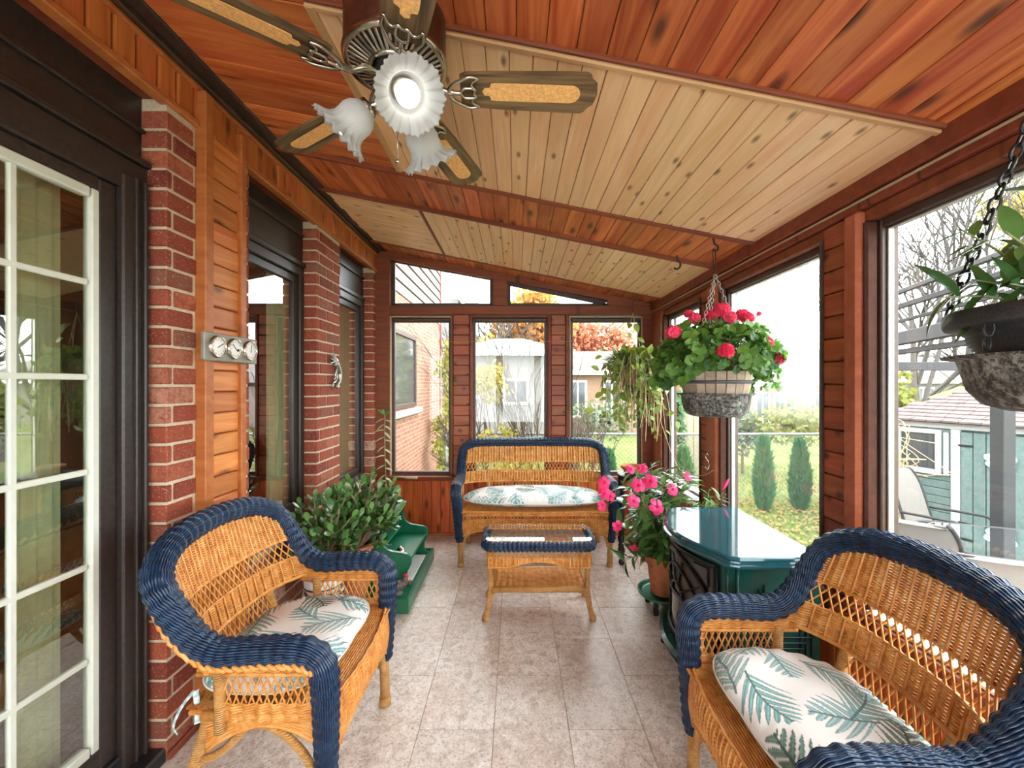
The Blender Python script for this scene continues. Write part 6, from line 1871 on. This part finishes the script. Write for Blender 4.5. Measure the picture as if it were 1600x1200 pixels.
M['plaque'] = plain('pale_plaque', (.30, .38, .38), .7, 0, .4, 30)
bt = thing('wall_butterfly', 'pale butterfly plaque hung on the shed door', 'ornament', tuple(SP(.385, .03, .51)))
for sg in (-1, 1):
    for dz, sx, sz in ((.035, .07, .05), (-.035, .055, .042)):
        MB().ball((0, 0, 0), 1, 12, 8).build('wing', M['plaque'], bt, True).matrix_basis = Matrix.Translation(SP(.385 + sg * .072, .035, .51 + dz)) @ Matrix(((DX[0], DN[0], 0, 0), (DX[1], DN[1], 0, 0), (0, 0, 1, 0), (0, 0, 0, 1))) @ Matrix.Rotation(sg * -.4, 4, 'Y') @ Matrix.Diagonal((sx, .012, sz, 1))
MB().tubes([SP(.385, .045, .41), SP(.385, .045, .61)], .018, 8).build('body', M['hoop'], bt, True)
ds = thing('dry_climber', 'bare tangled climber in front of the shed window', 'shrub', tuple(SP(-.6, .3, GZ)))
for k in range(22):
    a = r.uniform(0, 6.28); c0 = SP(-.55 + r.uniform(-.25, .2), .22 + r.uniform(-.05, .1), GZ)
    pts = [c0, c0 + np.array((r.gauss(0, .05), r.gauss(0, .05), .7)), SP(-.55 + r.gauss(0, .18), .25, .55 + r.uniform(-.2, .3)), SP(-.5 + r.gauss(0, .25), .3, .6 + r.uniform(-.35, .35)), SP(-.55 + r.gauss(0, .3), .32, .45 + r.uniform(-.35, .3))]
    MB().tubes(catmull(pts, 6), .0045, 4).build('twig', M['dry_stem'], ds, True)
pt_ = thing('play_roof', 'yellow and blue play tower roof peeking over the shed', 'roof', (7.6, 7.1, GZ))
M['yellow'] = plain('yellow_canvas', (0.51, 0.36, 0.012), .6); M['sky_blue'] = plain('blue_canvas', (0.21, 0.372, 0.45), .6)
c = np.array(((1502 - 806) / F * 7.0, 7.0, CAMZ - (603 - 601) / F * 7))
MB().add([c, c + (-.32, -.25, -.20), c + (.33, -.25, -.20), c + (.33, .25, -.20), c + (-.32, .25, -.20)], [(0, 1, 2), (0, 2, 3), (0, 3, 4), (0, 4, 1), (1, 4, 3, 2)]).build('canopy', M['yellow'], pt_)
MB().add([c + (.12, 0, .06), c + (.34, -.2, -.20), c + (1.1, -.2, -.22), c + (1.1, .2, -.22), c + (.9, 0, .05)], [(0, 1, 2, 4), (4, 2, 3), (0, 4, 3)]).build('side_canopy', M['sky_blue'], pt_)
MB().tubes([(c[0], c[1], GZ), (c[0], c[1], c[2] - .1)], .05, 6).build('post', M['bark'], pt_)

# ------------------------------------------------------------------ pergola and patio set
M['grey_metal'] = plain('grey_metal', (.026, .026, .028), .7, 0, .1)
pg = thing('pergola', 'grey metal pergola over the patio outside the wide window', 'pergola', (4.68, 4.0, GZ))
MB().box(4.62, 4.74, 3.94, 4.06, GZ, 2.0, .006).build('post', M['grey_metal'], pg)
def pbar(p, q, w, h, name): MB().bar(p, q, w, h, (0, 0, 1), .006).build(name, M['grey_metal'], pg)
pbar((4.95, 5.9, 1.95), (3.55, 2.1, 1.95), .10, .15, 'beam')
pbar((5.0, 5.9, 1.80), (3.62, 2.1, 1.80), .06, .06, 'beam')
pbar((4.75, 5.5, 2.50), (3.75, 2.5, 2.50), .05, .05, 'rafter'); pbar((4.85, 5.5, 2.36), (3.85, 2.5, 2.36), .05, .06, 'rafter'); pbar((4.9, 5.4, 2.20), (4.0, 2.4, 2.24), .03, .04, 'rafter')
pbar((4.9, 5.9, 1.66), (7.4, 5.9, 1.66), .08, .12, 'rail')
MB().box(7.35, 7.45, 5.85, 5.95, GZ, 1.9, .006).build('post', M['grey_metal'], pg)
M['sling'] = plain('beige_sling', (.175, .16, .145), .9, var=.06, scale=200)
M['table_top'] = glass_mat('patio_glass', (.70, .74, .74), 3.5)
pt = thing('patio_table', 'glass topped patio table outside the wide window', 'table', (4.2, 3.3, GZ))
TZ = .09
V_ = rrect(.80, .46, .10)
a_ = math.radians(-22); ca, sa = math.cos(a_), math.sin(a_); TC = (4.42, 3.32)
MB().prism([(TC[0] + x * ca - y * sa, TC[1] + x * sa + y * ca) for x, y in V_], TZ - .008, TZ).build('glass_top', M['table_top'], pt)
rim = np.array([(TC[0] + x * ca - y * sa, TC[1] + x * sa + y * ca, TZ - .012) for x, y in V_]); MB().tubes(rim[None], .018, 8, closed=True).build('rim', M['grey_metal'], pt, True)
for sx in (-.62, .62):
    for sy in (-.32, .32): MB().tubes([(TC[0] + sx * ca - sy * sa, TC[1] + sx * sa + sy * ca, GZ), (TC[0] + sx * ca - sy * sa, TC[1] + sx * sa + sy * ca, TZ - .02)], .022, 8).build('leg', M['grey_metal'], pt, True)
def patio_chair(label, x, y, rz, first=None):
    if first is not None:
        r_ = first.copy(); COL.objects.link(r_); r_.location = (x, y, GZ); r_.rotation_euler = (0, 0, rz); r_['label'] = label
        for ch in list(first.children):
            c = ch.copy(); COL.objects.link(c); c.parent = r_
        return r_
    t = thing('patio_chair', label, 'chair', None, 'beige sling chairs around the patio table')
    prof = catmull([(.0, .26, .42), (.0, 0, .40), (.0, -.20, .41), (.0, -.27, .50), (.0, -.35, .78), (.0, -.42, 1.00), (.0, -.45, 1.045), (.0, -.475, 1.03)], 6)
    top = prof[:, 2]
    w = .235 - .07 * np.clip((top - .85) / .2, 0, 1) ** 2
    G = np.stack([np.c_[w * q, prof[:, 1] + .018 * (1 - q * q) * -1, prof[:, 2]] for q in np.linspace(-1, 1, 9)], 1)
    sl = MB().grid(G); G2 = G.copy(); G2[..., 1] -= .006; G2[..., 2] -= .004; sl.grid(G2[:, ::-1]); sl.build('sling', M['sling'], t, True)
    for sx in (-1, 1):
        MB().tubes(np.c_[sx * (w + .012), prof[:, 1], prof[:, 2]], .014, 8).build('side_rail', M['grey_metal'], t, True)
        MB().tubes(catmull([(sx * .25, .24, .0), (sx * .255, .22, .40), (sx * .275, .20, .62), (sx * .28, .05, .64), (sx * .27, -.30, .62)], 6), .014, 8).build('arm', M['grey_metal'], t, True)
        MB().tubes([(sx * .25, -.22, .44), (sx * .25, -.36, .0)], .014, 8).build('leg', M['grey_metal'], t, True)
    MB().tubes([(-.17, -.47, 1.03), (.17, -.47, 1.03)], .013, 8).build('top_rail', M['grey_metal'], t, True)
    t.location = (x, y, GZ); t.rotation_euler = (0, 0, rz)
    return t
pc = patio_chair('beige sling chair at the far end of the patio table, facing the house', 4.62, 4.42, PI + .35)
patio_chair('beige sling chair with its back to the window nearest the slatted post', 3.18, 3.34, -.75, pc)
patio_chair('beige sling chair with its back to the window under the pergola post', 2.94, 2.78, -.45, pc)
